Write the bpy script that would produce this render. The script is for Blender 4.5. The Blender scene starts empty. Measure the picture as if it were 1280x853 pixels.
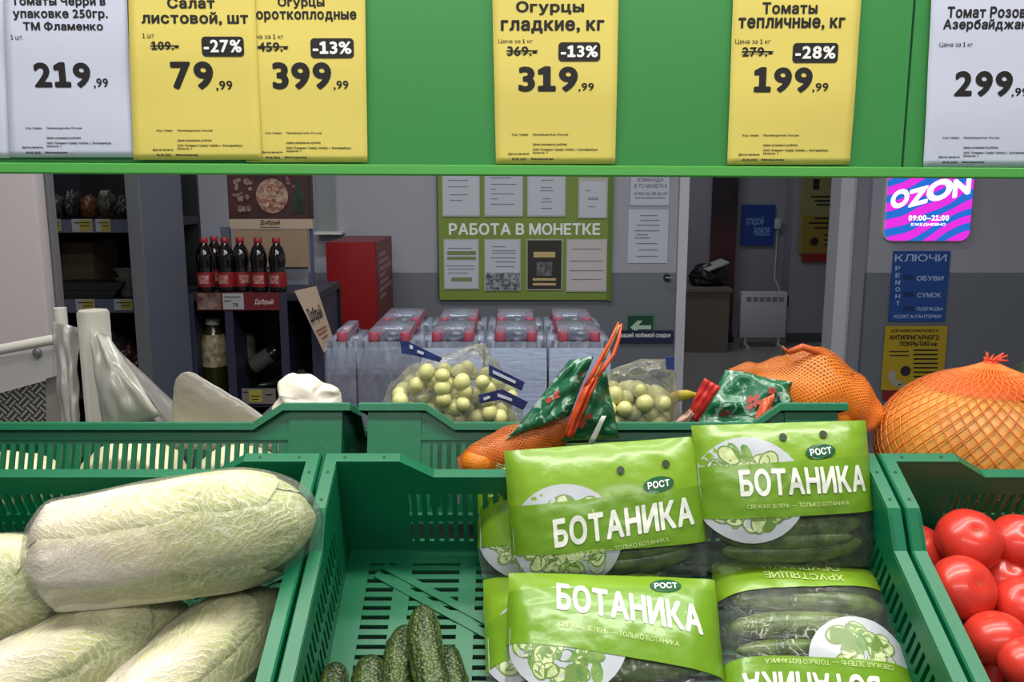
import bpy, bmesh, math, random
from mathutils import Vector, Matrix, noise
random.seed(7)
S = bpy.context.scene
C = S.collection
PI = math.pi

# ------------------------------------------------------------------ camera, world, lights, exposure
F = 1100.0
PITCH = math.radians(10)
CAM = Vector((0, 0, 1.5))
cd = bpy.data.cameras.new('camera'); cam = bpy.data.objects.new('camera', cd); C.objects.link(cam)
cam.location = CAM; cam.rotation_euler = (PI/2 - PITCH, 0, 0)
cd.sensor_width = 36; cd.lens = F/1280*36; cd.clip_start = 0.01
S.camera = cam
S.view_settings.view_transform = 'Standard'; S.view_settings.look = 'None'
S.view_settings.gamma = 1; S.view_settings.use_curve_mapping = False
S.view_settings.exposure = 0.0
S.cycles.use_denoising = True
S.cycles.max_bounces = 8; S.cycles.transparent_max_bounces = 24
S.cycles.sample_clamp_indirect = 4

w = bpy.data.worlds.new('world'); S.world = w; w.use_nodes = True
w.node_tree.nodes['Background'].inputs[0].default_value = (0.82, 0.88, 1.0, 1)
w.node_tree.nodes['Background'].inputs[1].default_value = 0.26

def area(name, loc, rot, sx, sy, watts, col):
    l = bpy.data.lights.new(name, 'AREA'); l.shape = 'RECTANGLE'; l.size = sx; l.size_y = sy
    l.energy = watts; l.color = col
    o = bpy.data.objects.new(name, l); C.objects.link(o); o.location = loc; o.rotation_euler = rot
    return o
# ceiling luminaire rows of the shop: one over the vegetable display, one behind the customer, dim ones further back
area('ceiling_light_front', (0.15, 0.62, 2.75), (math.radians(4), 0, 0), 2.6, 0.16, 40, (1, 0.97, 0.91))
area('ceiling_light_aisle', (-0.2, -1.3, 2.8), (math.radians(40), 0, 0), 2.6, 0.25, 25, (1, 0.98, 0.95))
area('ceiling_light_rear', (0.1, 1.22, 2.95), (0, 0, 0), 2.6, 0.16, 30, (1, 0.98, 0.94))
area('ceiling_light_store', (-0.3, 3.2, 3.1), (0, 0, 0), 2.4, 0.2, 30, (0.92, 0.95, 1))
area('ceiling_light_room', (1.3, 7.2, 2.9), (0, 0, 0), 1.0, 0.3, 13, (0.95, 0.97, 1))

# ------------------------------------------------------------------ helpers
def ray(px, py):
    u = (426.5 - py)/F
    return Vector(((px - 640)/F, math.cos(PITCH) + u*math.sin(PITCH), -math.sin(PITCH) + u*math.cos(PITCH)))
def at(px, py, Y):
    d = ray(px, py); return CAM + d*(Y/d.y)
def at_plane(px, py, p0, n):
    d = ray(px, py); return CAM + d*((p0 - CAM).dot(n)/d.dot(n))

def lin(h):
    h = h.lstrip('#'); v = [int(h[i:i+2], 16)/255 for i in (0, 2, 4)]
    return tuple(c/12.92 if c <= 0.04045 else ((c + 0.055)/1.055)**2.4 for c in v) + (1,)

def tag(o, label=None, cat=None, group=None, kind=None):
    if label: o['label'] = label
    if cat: o['category'] = cat
    if group: o['group'] = group
    if kind: o['kind'] = kind
    return o
def empty(name, loc=(0, 0, 0), label=None, cat=None, group=None, rot=(0, 0, 0), mat=None):
    o = bpy.data.objects.new(name, None); C.objects.link(o)
    o.empty_display_size = 0.02
    if mat is not None: o.matrix_world = mat
    else: o.location = loc; o.rotation_euler = rot
    return tag(o, label, cat, group)
def kids(o): return [c for c in bpy.data.objects if c.parent == o]
def copy_tree(o, parent=None):
    c = o.copy(); C.objects.link(c); c.parent = parent
    for ch in kids(o): copy_tree(ch, c)
    return c

class MB:
    def __init__(s): s.bm = bmesh.new(); s.uv = None
    def box(s, a, b, M=None):
        x0, y0, z0 = a; x1, y1, z1 = b
        vs = [Vector(v) for v in ((x0,y0,z0),(x1,y0,z0),(x1,y1,z0),(x0,y1,z0),(x0,y0,z1),(x1,y0,z1),(x1,y1,z1),(x0,y1,z1))]
        if M is not None: vs = [M @ v for v in vs]
        v = [s.bm.verts.new(p) for p in vs]
        for f in ((3,2,1,0),(4,5,6,7),(0,1,5,4),(1,2,6,5),(2,3,7,6),(3,0,4,7)): s.bm.faces.new([v[i] for i in f])
        return s
    def quad(s, pts):
        s.bm.faces.new([s.bm.verts.new(p) for p in pts]); return s
    def prism(s, pts, d):
        d = Vector(d)
        a = [s.bm.verts.new(p) for p in pts]; b = [s.bm.verts.new(Vector(p) + d) for p in pts]
        n = len(a); s.bm.faces.new(a[::-1]); s.bm.faces.new(b)
        for i in range(n): s.bm.faces.new((a[i], a[(i+1) % n], b[(i+1) % n], b[i]))
        return s
    def grid(s, fn, nu, nv, closed_u=False, uv=False):
        nuu = nu if closed_u else nu + 1
        vs = [[s.bm.verts.new(fn(i/nu, j/nv)) for i in range(nuu)] for j in range(nv + 1)]
        L = s.bm.loops.layers.uv.verify() if uv else None
        for j in range(nv):
            for i in range(nu):
                i2 = (i + 1) % nuu
                f = s.bm.faces.new((vs[j][i], vs[j][i2], vs[j+1][i2], vs[j+1][i]))
                if L:
                    for l, (a, b) in zip(f.loops, ((i, j), (i+1, j), (i+1, j+1), (i, j+1))): l[L].uv = (a/nu, b/nv)
        return s
    def tube(s, pts, r, n=8, cap=True):
        pts = [Vector(p) for p in pts]; rr = r if isinstance(r, (list, tuple)) else [r]*len(pts)
        rings = []; ref = None
        for i, p in enumerate(pts):
            t = (pts[min(i+1, len(pts)-1)] - pts[max(i-1, 0)]).normalized()
            if ref is None:
                ref = Vector((0, 0, 1)) if abs(t.z) < 0.9 else Vector((1, 0, 0))
            a = (ref - t*ref.dot(t)).normalized(); ref = a; b = t.cross(a)
            rings.append([s.bm.verts.new(p + (a*math.cos(2*PI*k/n) + b*math.sin(2*PI*k/n))*rr[i]) for k in range(n)])
        for i in range(len(rings)-1):
            for k in range(n): s.bm.faces.new((rings[i][k], rings[i][(k+1) % n], rings[i+1][(k+1) % n], rings[i+1][k]))
        if cap: s.bm.faces.new(rings[0][::-1]); s.bm.faces.new(rings[-1])
        return s
    def lathe(s, prof, n=20, M=None):
        rings = []
        for r, z in prof:
            ring = []
            for k in range(n):
                p = Vector((r*math.cos(2*PI*k/n), r*math.sin(2*PI*k/n), z))
                ring.append(s.bm.verts.new(M @ p if M is not None else p))
            rings.append(ring)
        for i in range(len(rings)-1):
            for k in range(n): s.bm.faces.new((rings[i][k], rings[i][(k+1) % n], rings[i+1][(k+1) % n], rings[i+1][k]))
        s.bm.faces.new(rings[0][::-1]); s.bm.faces.new(rings[-1])
        return s
    def sphere(s, c, r, sub=3, sc=(1, 1, 1)):
        M = Matrix.Translation(c) @ Matrix.Diagonal((*[r*k for k in sc], 1))
        bmesh.ops.create_icosphere(s.bm, subdivisions=sub, radius=1, matrix=M); return s
    def disc(s, c, ux, uy, n=24):
        c, ux, uy = Vector(c), Vector(ux), Vector(uy)
        s.bm.faces.new([s.bm.verts.new(c + ux*math.cos(2*PI*k/n) + uy*math.sin(2*PI*k/n)) for k in range(n)]); return s
    def xf(s, M): bmesh.ops.transform(s.bm, matrix=M, verts=s.bm.verts); return s
    def warp(s, fn):
        for v in s.bm.verts: v.co = fn(v.co)
        return s
    def bevel(s, wd, seg=2):
        bmesh.ops.bevel(s.bm, geom=list(s.bm.edges), offset=wd, segments=seg, affect='EDGES', profile=0.5); return s
    def done(s, name, mat=None, parent=None, smooth=True, label=None, cat=None, group=None, kind=None, flat_angle=40):
        me = bpy.data.meshes.new(name)
        bmesh.ops.recalc_face_normals(s.bm, faces=s.bm.faces)
        s.bm.to_mesh(me); s.bm.free()
        if smooth:
            me.shade_smooth()
            if flat_angle: me.set_sharp_from_angle(angle=math.radians(flat_angle))
        o = bpy.data.objects.new(name, me); C.objects.link(o)
        if mat is not None: me.materials.append(mat)
        if parent is not None: o.parent = parent
        return tag(o, label, cat, group, kind)

import numpy as np
_tc, _gl = {}, {}
ONE = [[(.02, .52), (.02, .61), (.17, .7), (.28, .7), (.28, .1), (.42, .1), (.42, 0), (.02, 0), (.02, .1), (.16, .1), (.16, .54)][::-1]]
def contour_edges(ch):
    """outline segments of one letter as an array (n, 2, 2)"""
    if ch == '1':
        p = ONE[0]; return np.array([(p[i], p[(i+1) % len(p)]) for i in range(len(p))], float)
    cu = bpy.data.curves.new('t', 'FONT'); cu.body = ch; cu.resolution_u = 4; cu.fill_mode = 'NONE'
    o = bpy.data.objects.new('t', cu); C.objects.link(o)
    me = bpy.data.meshes.new_from_object(o.evaluated_get(bpy.context.evaluated_depsgraph_get()))
    v = me.vertices
    e = np.array([(v[k.vertices[0]].co[:2], v[k.vertices[1]].co[:2]) for k in me.edges], float)
    bpy.data.objects.remove(o); bpy.data.curves.remove(cu); bpy.data.meshes.remove(me)
    return e
def glyph(ch, bold, rows):
    """letter as non-overlapping faces: (verts, faces, x0, x1)"""
    k = (ch, bold, rows)
    if k in _gl: return _gl[k]
    e = contour_edges(ch)
    a, b = e[:, 0], e[:, 1]
    st = .72/rows; pad = bold + 1.5*st
    x0, y0 = a.min(0) - pad; x1, y1 = a.max(0) + pad
    xs, ys = np.arange(x0, x1 + st, st), np.arange(y0, y1 + st, st)
    gx, gy = np.meshgrid(xs + 1.3e-4, ys + 1.7e-4); P = np.stack([gx.ravel(), gy.ravel()], 1)
    d = b - a; L2 = np.maximum((d*d).sum(1), 1e-12)
    t = np.clip(((P[:, None] - a)*d).sum(2)/L2, 0, 1)
    dist = np.sqrt((((a + t[..., None]*d) - P[:, None])**2).sum(2).min(1))
    up = (a[:, 1] <= P[:, None, 1]) & (b[:, 1] > P[:, None, 1]); dn = (a[:, 1] > P[:, None, 1]) & (b[:, 1] <= P[:, None, 1])
    cr = d[:, 0]*(P[:, None, 1] - a[:, 1]) - d[:, 1]*(P[:, None, 0] - a[:, 0])
    wn = (up & (cr > 0)).sum(1) - (dn & (cr < 0)).sum(1)
    S_ = (np.where(wn != 0, dist, -dist) + bold).reshape(gy.shape)
    S_[np.abs(S_) < 1e-6] = 1e-6
    vs, fs = [], []
    ny, nx = S_.shape
    for r in range(ny-1):
        run = None
        for c in range(nx):
            q = [S_[r, c], S_[r, c+1], S_[r+1, c+1], S_[r+1, c]] if c < nx-1 else [-1]*4
            pos = [z > 0 for z in q]
            if all(pos):
                if run is None: run = c
                continue
            if run is not None:
                n = len(vs); vs += [(xs[run], ys[r]), (xs[c], ys[r]), (xs[c], ys[r+1]), (xs[run], ys[r+1])]; fs.append((n, n+1, n+2, n+3)); run = None
            if not any(pos): continue
            cor = [(xs[c], ys[r]), (xs[c+1], ys[r]), (xs[c+1], ys[r+1]), (xs[c], ys[r+1])]
            poly = []
            for i in range(4):
                j = (i+1) % 4
                if pos[i]: poly.append(cor[i])
                if pos[i] != pos[j]:
                    f = q[i]/(q[i]-q[j]); poly.append((cor[i][0] + (cor[j][0]-cor[i][0])*f, cor[i][1] + (cor[j][1]-cor[i][1])*f))
            n = len(vs); vs += poly; fs.append(tuple(range(n, n+len(poly))))
    _gl[k] = (vs, fs, a[:, 0].min() - bold, a[:, 0].max() + bold)
    return _gl[k]
def text_geo(s, bold=0.0, rows=26):
    """the letters of a string as (vertices, faces) in a unit box"""
    k = (s, bold, rows)
    if k not in _tc:
        v, f, x = [], [], 0
        for ch in s:
            if ch == ' ': x += .27; continue
            a, q, m0, m1 = glyph(ch, bold, rows)
            f += [tuple(i + len(v) for i in t) for t in q]; v += [(p[0] - m0 + x, p[1]) for p in a]; x += m1 - m0 + .075
        x0, x1 = min(a[0] for a in v), max(a[0] for a in v); y0, y1 = min(a[1] for a in v), max(a[1] for a in v)
        _tc[k] = ([((a[0]-x0)/(x1-x0), (a[1]-y0)/(y1-y0)) for a in v], f, (x1-x0)/(y1-y0))
    return _tc[k]
def add_text(mb, s, fn, x0, x1, y0, y1, bold=0.0, rows=26):
    """letters of s fill the rectangle x0..x1, y0..y1; fn(x, y) gives the point on the surface that carries them"""
    v, f, _ = text_geo(s, bold, rows)
    vs = [mb.bm.verts.new(fn(x0 + a*(x1-x0), y0 + b*(y1-y0))) for a, b in v]
    for q in f:
        try: mb.bm.faces.new([vs[i] for i in q])
        except ValueError: pass

# ------------------------------------------------------------------ materials
_mats = {}
def nt(m): return m.node_tree.nodes, m.node_tree.links
def pm(name, col, rough=0.5, metal=0.0, var=0.0, scale=20.0, bump=0.0, bscale=60.0, spec=0.5, col2=None, emit=None, estr=0, trans=0.0, sub=0.0, coat=0.0, ramp=(0.35, 0.65), dist=0.0):
    if name in _mats: return _mats[name]
    m = bpy.data.materials.new(name); m.use_nodes = True; N, L = nt(m); b = N['Principled BSDF']
    c = lin(col) if isinstance(col, str) else col
    b.inputs['Base Color'].default_value = c; b.inputs['Roughness'].default_value = rough; b.inputs['Metallic'].default_value = metal
    b.inputs['Specular IOR Level'].default_value = spec; b.inputs['Transmission Weight'].default_value = trans
    b.inputs['Coat Weight'].default_value = coat
    if sub: b.inputs['Subsurface Weight'].default_value = sub; b.inputs['Subsurface Radius'].default_value = (0.01, 0.008, 0.004); b.inputs['Subsurface Scale'].default_value = 0.5
    tc = N.new('ShaderNodeTexCoord')
    if var or col2:
        n = N.new('ShaderNodeTexNoise'); n.inputs['Scale'].default_value = scale; n.inputs['Detail'].default_value = 4
        L.new(tc.outputs['Object'], n.inputs['Vector'])
        mx = N.new('ShaderNodeMix'); mx.data_type = 'RGBA'
        rp = N.new('ShaderNodeValToRGB'); rp.color_ramp.elements[0].position = ramp[0]; rp.color_ramp.elements[1].position = ramp[1]; n.inputs['Distortion'].default_value = dist
        L.new(n.outputs['Fac'], rp.inputs[0]); L.new(rp.outputs[0], mx.inputs['Factor'])
        mx.inputs['A'].default_value = c
        mx.inputs['B'].default_value = lin(col2) if col2 else tuple(min(1, x*(1+var)) for x in c[:3]) + (1,)
        L.new(mx.outputs['Result'], b.inputs['Base Color'])
    if bump:
        n = N.new('ShaderNodeTexNoise'); n.inputs['Scale'].default_value = bscale; n.inputs['Detail'].default_value = 3
        L.new(tc.outputs['Object'], n.inputs['Vector'])
        bp = N.new('ShaderNodeBump'); bp.inputs['Strength'].default_value = bump; bp.inputs['Distance'].default_value = 0.004
        L.new(n.outputs['Fac'], bp.inputs['Height']); L.new(bp.outputs[0], b.inputs['Normal'])
    if emit:
        b.inputs['Emission Color'].default_value = lin(emit); b.inputs['Emission Strength'].default_value = estr
    _mats[name] = m; return m

def film(name, col='#ffffff', opacity=0.08, rough=0.12, bump=0.5, scale=30.0, edge=0.5, gloss=1.0, shine=0.8, stretch=None):
    """thin clear plastic film: see-through, glossy, wrinkled"""
    if name in _mats: return _mats[name]
    m = bpy.data.materials.new(name); m.use_nodes = True; N, L = nt(m); b = N['Principled BSDF']; out = N['Material Output']
    b.inputs['Base Color'].default_value = lin(col); b.inputs['Roughness'].default_value = rough
    b.inputs['Specular IOR Level'].default_value = gloss
    tr = N.new('ShaderNodeBsdfTransparent')
    tc = N.new('ShaderNodeTexCoord'); n = N.new('ShaderNodeTexNoise'); n.inputs['Scale'].default_value = scale; n.inputs['Detail'].default_value = 4; n.inputs['Distortion'].default_value = 1.2
    vsrc = tc.outputs['Object']
    if stretch:
        mp = N.new('ShaderNodeMapping'); mp.inputs['Scale'].default_value = stretch; L.new(vsrc, mp.inputs[0]); vsrc = mp.outputs[0]
    L.new(vsrc, n.inputs['Vector'])
    vo = N.new('ShaderNodeTexVoronoi'); vo.feature = 'DISTANCE_TO_EDGE'; vo.inputs['Scale'].default_value = scale*0.8
    ad = N.new('ShaderNodeVectorMath'); ad.operation = 'MULTIPLY_ADD'; ad.inputs[1].default_value = (0.06, 0.06, 0.06)
    L.new(n.outputs['Color'], ad.inputs[0]); L.new(vsrc, ad.inputs[2]); L.new(ad.outputs[0], vo.inputs['Vector'])
    mm = N.new('ShaderNodeMath'); mm.operation = 'MULTIPLY_ADD'; mm.inputs[1].default_value = 0.6
    L.new(vo.outputs['Distance'], mm.inputs[0]); L.new(n.outputs['Fac'], mm.inputs[2])
    bp = N.new('ShaderNodeBump'); bp.inputs['Strength'].default_value = bump; bp.inputs['Distance'].default_value = 0.006
    L.new(mm.outputs[0], bp.inputs['Height']); L.new(bp.outputs[0], b.inputs['Normal'])
    lw = N.new('ShaderNodeLayerWeight'); lw.inputs[0].default_value = 0.35
    L.new(bp.outputs[0], lw.inputs['Normal'])
    ma = N.new('ShaderNodeMath'); ma.operation = 'MULTIPLY_ADD'; ma.use_clamp = True; ma.inputs[1].default_value = edge; ma.inputs[2].default_value = opacity
    L.new(lw.outputs['Facing'], ma.inputs[0])
    ms = N.new('ShaderNodeMixShader'); L.new(ma.outputs[0], ms.inputs[0]); L.new(tr.outputs[0], ms.inputs[1]); L.new(b.outputs[0], ms.inputs[2])
    gl = N.new('ShaderNodeBsdfGlossy'); gl.inputs['Roughness'].default_value = rough; L.new(bp.outputs[0], gl.inputs['Normal'])
    fr = N.new('ShaderNodeFresnel'); fr.inputs['IOR'].default_value = 1.5; L.new(bp.outputs[0], fr.inputs['Normal'])
    gn = N.new('ShaderNodeMath'); gn.operation = 'MULTIPLY'; gn.use_clamp = True; gn.inputs[1].default_value = shine; L.new(fr.outputs[0], gn.inputs[0])
    m2 = N.new('ShaderNodeMixShader'); L.new(gn.outputs[0], m2.inputs[0]); L.new(ms.outputs[0], m2.inputs[1]); L.new(gl.outputs[0], m2.inputs[2])
    L.new(m2.outputs[0], out.inputs['Surface'])
    _mats[name] = m; return m

def net_mat(name, col, nu, nv, width=0.3, under=0.0):
    """knitted net: diagonal strands over the UV map, holes see-through"""
    if name in _mats: return _mats[name]
    m = bpy.data.materials.new(name); m.use_nodes = True; N, L = nt(m); b = N['Principled BSDF']; out = N['Material Output']
    b.inputs['Base Color'].default_value = lin(col); b.inputs['Roughness'].default_value = 0.45
    tc = N.new('ShaderNodeTexCoord'); sp = N.new('ShaderNodeSeparateXYZ'); L.new(tc.outputs['UV'], sp.inputs[0])
    def M(op, a, c=None, d=None):
        n = N.new('ShaderNodeMath'); n.operation = op
        for i, x in enumerate((a, c, d)):
            if x is None: continue
            if isinstance(x, (int, float)): n.inputs[i].default_value = x
            else: L.new(x, n.inputs[i])
        return n.outputs[0]
    U, V = M('MULTIPLY', sp.outputs[0], nu), M('MULTIPLY', sp.outputs[1], nv)
    s1 = M('LESS_THAN', M('FRACT', M('ADD', U, V)), width); s2 = M('LESS_THAN', M('FRACT', M('SUBTRACT', U, V)), width)
    fac = M('MAXIMUM', M('MAXIMUM', s1, s2), under)
    tr = N.new('ShaderNodeBsdfTransparent'); ms = N.new('ShaderNodeMixShader')
    L.new(fac, ms.inputs[0]); L.new(tr.outputs[0], ms.inputs[1]); L.new(b.outputs[0], ms.inputs[2]); L.new(ms.outputs[0], out.inputs['Surface'])
    _mats[name] = m; return m

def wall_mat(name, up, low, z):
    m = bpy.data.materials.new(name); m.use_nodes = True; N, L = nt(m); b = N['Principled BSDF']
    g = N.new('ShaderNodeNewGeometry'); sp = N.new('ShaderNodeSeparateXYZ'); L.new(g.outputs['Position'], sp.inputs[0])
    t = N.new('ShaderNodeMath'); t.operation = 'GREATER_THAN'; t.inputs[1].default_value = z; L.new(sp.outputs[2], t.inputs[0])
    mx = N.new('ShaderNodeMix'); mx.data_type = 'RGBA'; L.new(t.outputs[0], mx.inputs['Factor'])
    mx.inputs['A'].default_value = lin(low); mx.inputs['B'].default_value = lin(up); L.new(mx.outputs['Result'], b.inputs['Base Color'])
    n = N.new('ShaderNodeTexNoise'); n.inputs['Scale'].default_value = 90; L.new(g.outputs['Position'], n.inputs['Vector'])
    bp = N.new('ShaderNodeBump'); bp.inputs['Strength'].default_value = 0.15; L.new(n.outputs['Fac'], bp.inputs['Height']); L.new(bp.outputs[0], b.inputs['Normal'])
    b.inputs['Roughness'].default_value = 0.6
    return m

crate_m = pm('crate_plastic', '#066e47', 0.4, var=-0.12, scale=9, spec=0.5, bump=0.05, bscale=90)
crate_in = crate_m
board_m = pm('board_green', '#3f904a', 0.35, var=-0.05, scale=3)
rail_m = pm('rail_green', '#4fa348', 0.3, spec=0.6)
yel = pm('paper_yellow', '#e2cf68', 0.6, var=0.05, scale=6)
wht = pm('paper_white', '#cbcfe2', 0.6, var=0.03, scale=6)
ink = pm('ink', '#14110f', 0.6)
inkw = pm('ink_white', '#f4f4f0', 0.5)
grey_ink = pm('ink_grey', '#7b7e86', 0.6)
black = pm('black_plastic', '#15161a', 0.5)
dark = pm('dark_steel', '#24262e', 0.5, metal=0.3)
white_pl = pm('white_plastic', '#d9d8d2', 0.4)
steel = pm('steel', '#9a9c9e', 0.3, metal=0.9)
red = pm('red_metal', '#8c1418', 0.4)
orange_m = pm('mandarin_peel', '#f28a1c', 0.35, var=-0.15, scale=30, bump=0.35, bscale=400, sub=0.1)
cardb = pm('cardboard', '#a98d68', 0.8, var=-0.1, scale=8)
film_clear = film('clear_film', opacity=0.05, rough=0.1, bump=0.7, scale=28, edge=0.45)
film_soft = film('soft_bag_film', '#f2f0ee', opacity=0.06, rough=0.18, bump=0.9, scale=22, edge=0.32, shine=.5)
film_water = film('shrink_film', '#c8d6f2', opacity=0.13, rough=0.2, bump=0.9, scale=16, edge=0.4)
film_milky = film('milky_film', '#e6dfd2', opacity=0.62, rough=0.25, bump=0.5, scale=10, edge=0.3)

# ------------------------------------------------------------------ the room
YW = 5.0
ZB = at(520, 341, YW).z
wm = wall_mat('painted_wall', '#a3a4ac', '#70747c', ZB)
floor_m = pm('floor_tile', '#8d8a86', 0.35, var=-0.12, scale=2.5)
frame_m = pm('door_frame_white', '#c9cad0', 0.4)
MB().box((-6, -3, -0.1), (6, 9.2, 0)).done('floor', floor_m, smooth=False, kind='structure')
xl0, xl1 = at(845, 340, YW).x, at(857, 340, YW).x
xr0, xr1, xr2 = at(1045, 340, YW).x, at(1064, 340, YW).x, at(1084, 340, YW).x
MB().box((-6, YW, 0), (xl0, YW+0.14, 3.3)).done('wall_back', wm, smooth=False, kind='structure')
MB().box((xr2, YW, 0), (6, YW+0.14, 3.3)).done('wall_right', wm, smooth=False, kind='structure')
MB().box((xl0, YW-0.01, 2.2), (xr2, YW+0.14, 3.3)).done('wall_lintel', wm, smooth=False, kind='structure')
b = MB().box((xl0+0.002, YW-0.03, 0), (xl1, YW+0.16, 2.19)).box((xr0, YW+0.0, 0), (xr1-0.012, YW+0.16, 2.19))
b.box((xr1-0.01, YW+0.02, 0), (xr1+0.008, YW+0.16, 2.19))
b.done('door_1', frame_m, smooth=False, kind='structure')
MB().box((xr1+0.01, YW+0.03, 0), (xr2-0.002, YW+0.17, 2.19)).done('trim_1', pm('jamb_grey', '#8b8d96', 0.5), smooth=False, kind='structure')
rm = pm('room_wall', '#8f919a', 0.6)
MB().box((-1.2, 8.7, 0), (at(978, 330, 8.7).x, 8.84, 3.3)).done('wall_far', rm, smooth=False, kind='structure')
xs = at(978, 330, 8.7).x
MB().box((xs, 8.45, 0), (6, 8.84, 3.3)).done('wall_far_right', rm, smooth=False, kind='structure')
MB().box((0.55, YW+0.2, 0), (0.69, 8.68, 3.3)).done('wall_left', rm, smooth=False, kind='structure')
MB().box((xs, 8.43, 0), (5.9, 8.449, 0.09)).done('baseboard_far', pm('skirting', '#4b4a4c', 0.6), smooth=False, kind='structure')
MB().box((-6, -3, 3.3), (6, 9.2, 3.4)).done('ceiling', pm('ceiling_panel', '#c8c8c6', 0.8), smooth=False, kind='structure').hide_render = False

# ---- flat things hung on a wall
def wall_fn(Y): return lambda x, y: Vector((x, Y, y))
def rect(px0, py0, px1, py1, Y):
    a, c = at(px0, py0, Y), at(px1, py1, Y)
    return a.x, c.x, c.z, a.z      # x0 x1 z0 z1
def txt(mb, s, px0, py0, px1, py1, Y, bold=0.0):
    x0, x1, z0, z1 = rect(px0, py0, px1, py1, Y)
    add_text(mb, s, wall_fn(Y), x0, x1, z0, z1, bold, 22 if py1-py0 > 6 else 14)
def plate(mb, px0, py0, px1, py1, Y, th=0.003):
    x0, x1, z0, z1 = rect(px0, py0, px1, py1, Y); mb.box((x0, Y, z0), (x1, Y+th, z1)); return mb
def lines(mb, px0, px1, rows, Y, h=1.1):
    for r in rows:
        y, a, c = r if len(r) == 3 else (r[0], 0, 1)
        plate(mb, px0+(px1-px0)*a, y, px0+(px1-px0)*c, y+h, Y, 0.0005)

YN = YW - 0.03
nb = empty('notice_board', at(655, 300, YN), 'large green staff notice board with white heading on the grey wall', 'notice board')
def local(o, e): o.parent = e; o.matrix_parent_inverse = e.matrix_basis.inverted(); return o
nbg = pm('notice_green', '#7d953c', 0.5, var=-0.05, scale=3)
local(plate(MB(), 547, 196, 763, 375, YN, 0.025).done('panel', nbg, smooth=False), nb)
local(plate(plate(MB(), 545, 196, 548, 376, YN-0.004, 0.03), 762, 196, 764, 376, YN-0.004, 0.03).done('edge_trim', pm('notice_edge', '#5f7a2a', 0.4), smooth=False), nb)
m = MB(); txt(m, 'РАБОТА В МОНЕТКЕ', 561, 279, 750, 294, YN-0.003, 0.03); local(m.done('heading', inkw, smooth=False), nb)
YP = YN - 0.008
pap = pm('notice_paper', '#c6c8d2', 0.5); papw = pm('notice_paper_warm', '#c9bfc0', 0.5); sleeve = pm('sleeve', '#b2b8a8', 0.3)
def notice(px, label, sheet=None, sheet_m=pap, rows=(), parts=(), frame_px=None):
    x0, y0, x1, y1 = px
    e = empty('notice_sheet', at((x0+x1)/2, y1, YP), label, 'notice', 'notices on the green board')
    local(plate(MB(), x0, y0, x1, y1, YP, 0.003).done('sleeve', sleeve, smooth=False), e)
    s = sheet or (x0+1.5, y0+1.5, x1-1.5, y1-1.5)
    local(plate(MB(), *s, YP-0.002, 0.0015).done('paper', sheet_m, smooth=False), e)
    if rows:
        m = MB(); lines(m, s[0], s[2], rows, YP-0.003); local(m.done('print', grey_ink, smooth=False), e)
    for nm, mt, p in parts:
        local(plate(MB(), *p, YP-0.0032, 0.0008).done(nm, mt, smooth=False), e)
    return e
notice((552, 205, 600, 271), 'notice with one grey-edged certificate, upper row, far left on green board', rows=[(225, .15, .7), (233, .15, .7), (243, .2, .7), (250, .2, .55)], parts=[])
notice((605, 205, 654, 271), 'notice of six bold left-aligned lines, upper row second from left', rows=[(222, .15, .7), (230, .15, .85), (236, .15, .3), (242, .15, .8), (248, .15, .35), (255, .15, .8)])
notice((659, 205, 707, 271), 'notice with short centred lines, upper row, above the black poster', rows=[(225, .35, .7), (234, .35, .65), (238, .32, .7), (248, .38, .62), (252, .35, .65), (260, .35, .65)])
e = notice((723, 222, 759, 273), 'small upper row notice in dark-edged pocket, far right on green board', sheet=(725, 227, 757, 272), rows=[(238, .2, .4), (247, .3, .72), (249, .3, .72), (258, .3, .6)])
notice((554, 299, 599, 362), 'white and olive striped notice, lower row, far left on green board', rows=[(310, .1, .8), (332, .05, .9), (336, .1, .9), (341, .1, .7)],
       parts=[('olive_band', pm('olive_ink', '#7d8858', 0.6), (559, 314, 595, 319)), ('olive_band', pm('olive_ink', '#7d8858', 0.6), (559, 321, 595, 325)), ('olive_band', pm('olive_ink', '#7d8858', 0.6), (564, 347, 590, 352))])
e = notice((605, 299, 651, 364), 'notice with a dark crowd photo along its bottom, lower row', rows=[(308, .2, .6), (313, .2, .9), (316, .2, .9), (322, .15, .9), (327, .3, .9), (333, .3, .85)], parts=[('photo', pm('photo_mono', '#30343c', 0.5, col2='#a8acb4', scale=60), (607, 341, 650, 363))])
e = notice((658, 299, 703, 363), 'black poster with pale panels in the lower row of green board', sheet_m=pm('poster_black', '#2b2724', 0.5),
       parts=[('cream_panel', pm('cream', '#c9b07a', 0.6), (667, 315, 694, 322)), ('cream_strip', pm('cream', '#c9b07a', 0.6), (666, 348, 695, 351)), ('cream_strip', pm('cream', '#c9b07a', 0.6), (666, 354, 695, 357)), ('grey_square', pm('mid_grey', '#77777a', 0.6, col2='#3a3a3a', scale=40), (671, 328, 690, 345))])
notice((708, 299, 758, 365), 'pinkish white notice with faint lines, lower row, far right', sheet_m=papw, rows=[(311, .1, .9), (326, .05, .95), (338, .05, .95), (349, .1, .9)])
def wallsheet(px, label, texts, rows):
    x0, y0, x1, y1 = px
    e = empty('notice_sheet', at((x0+x1)/2, y1, YW-0.006), label, 'notice')
    local(plate(MB(), *px, YW-0.006, 0.002).done('paper', pap, smooth=False), e)
    m = MB()
    for t in texts: txt(m, t[0], *t[1], YW-0.008, 0.015)
    if texts: local(m.done('heading', grey_ink, smooth=False), e); m = MB()
    lines(m, x0, x1, rows, YW-0.008); local(m.done('print', grey_ink, smooth=False), e)
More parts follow.
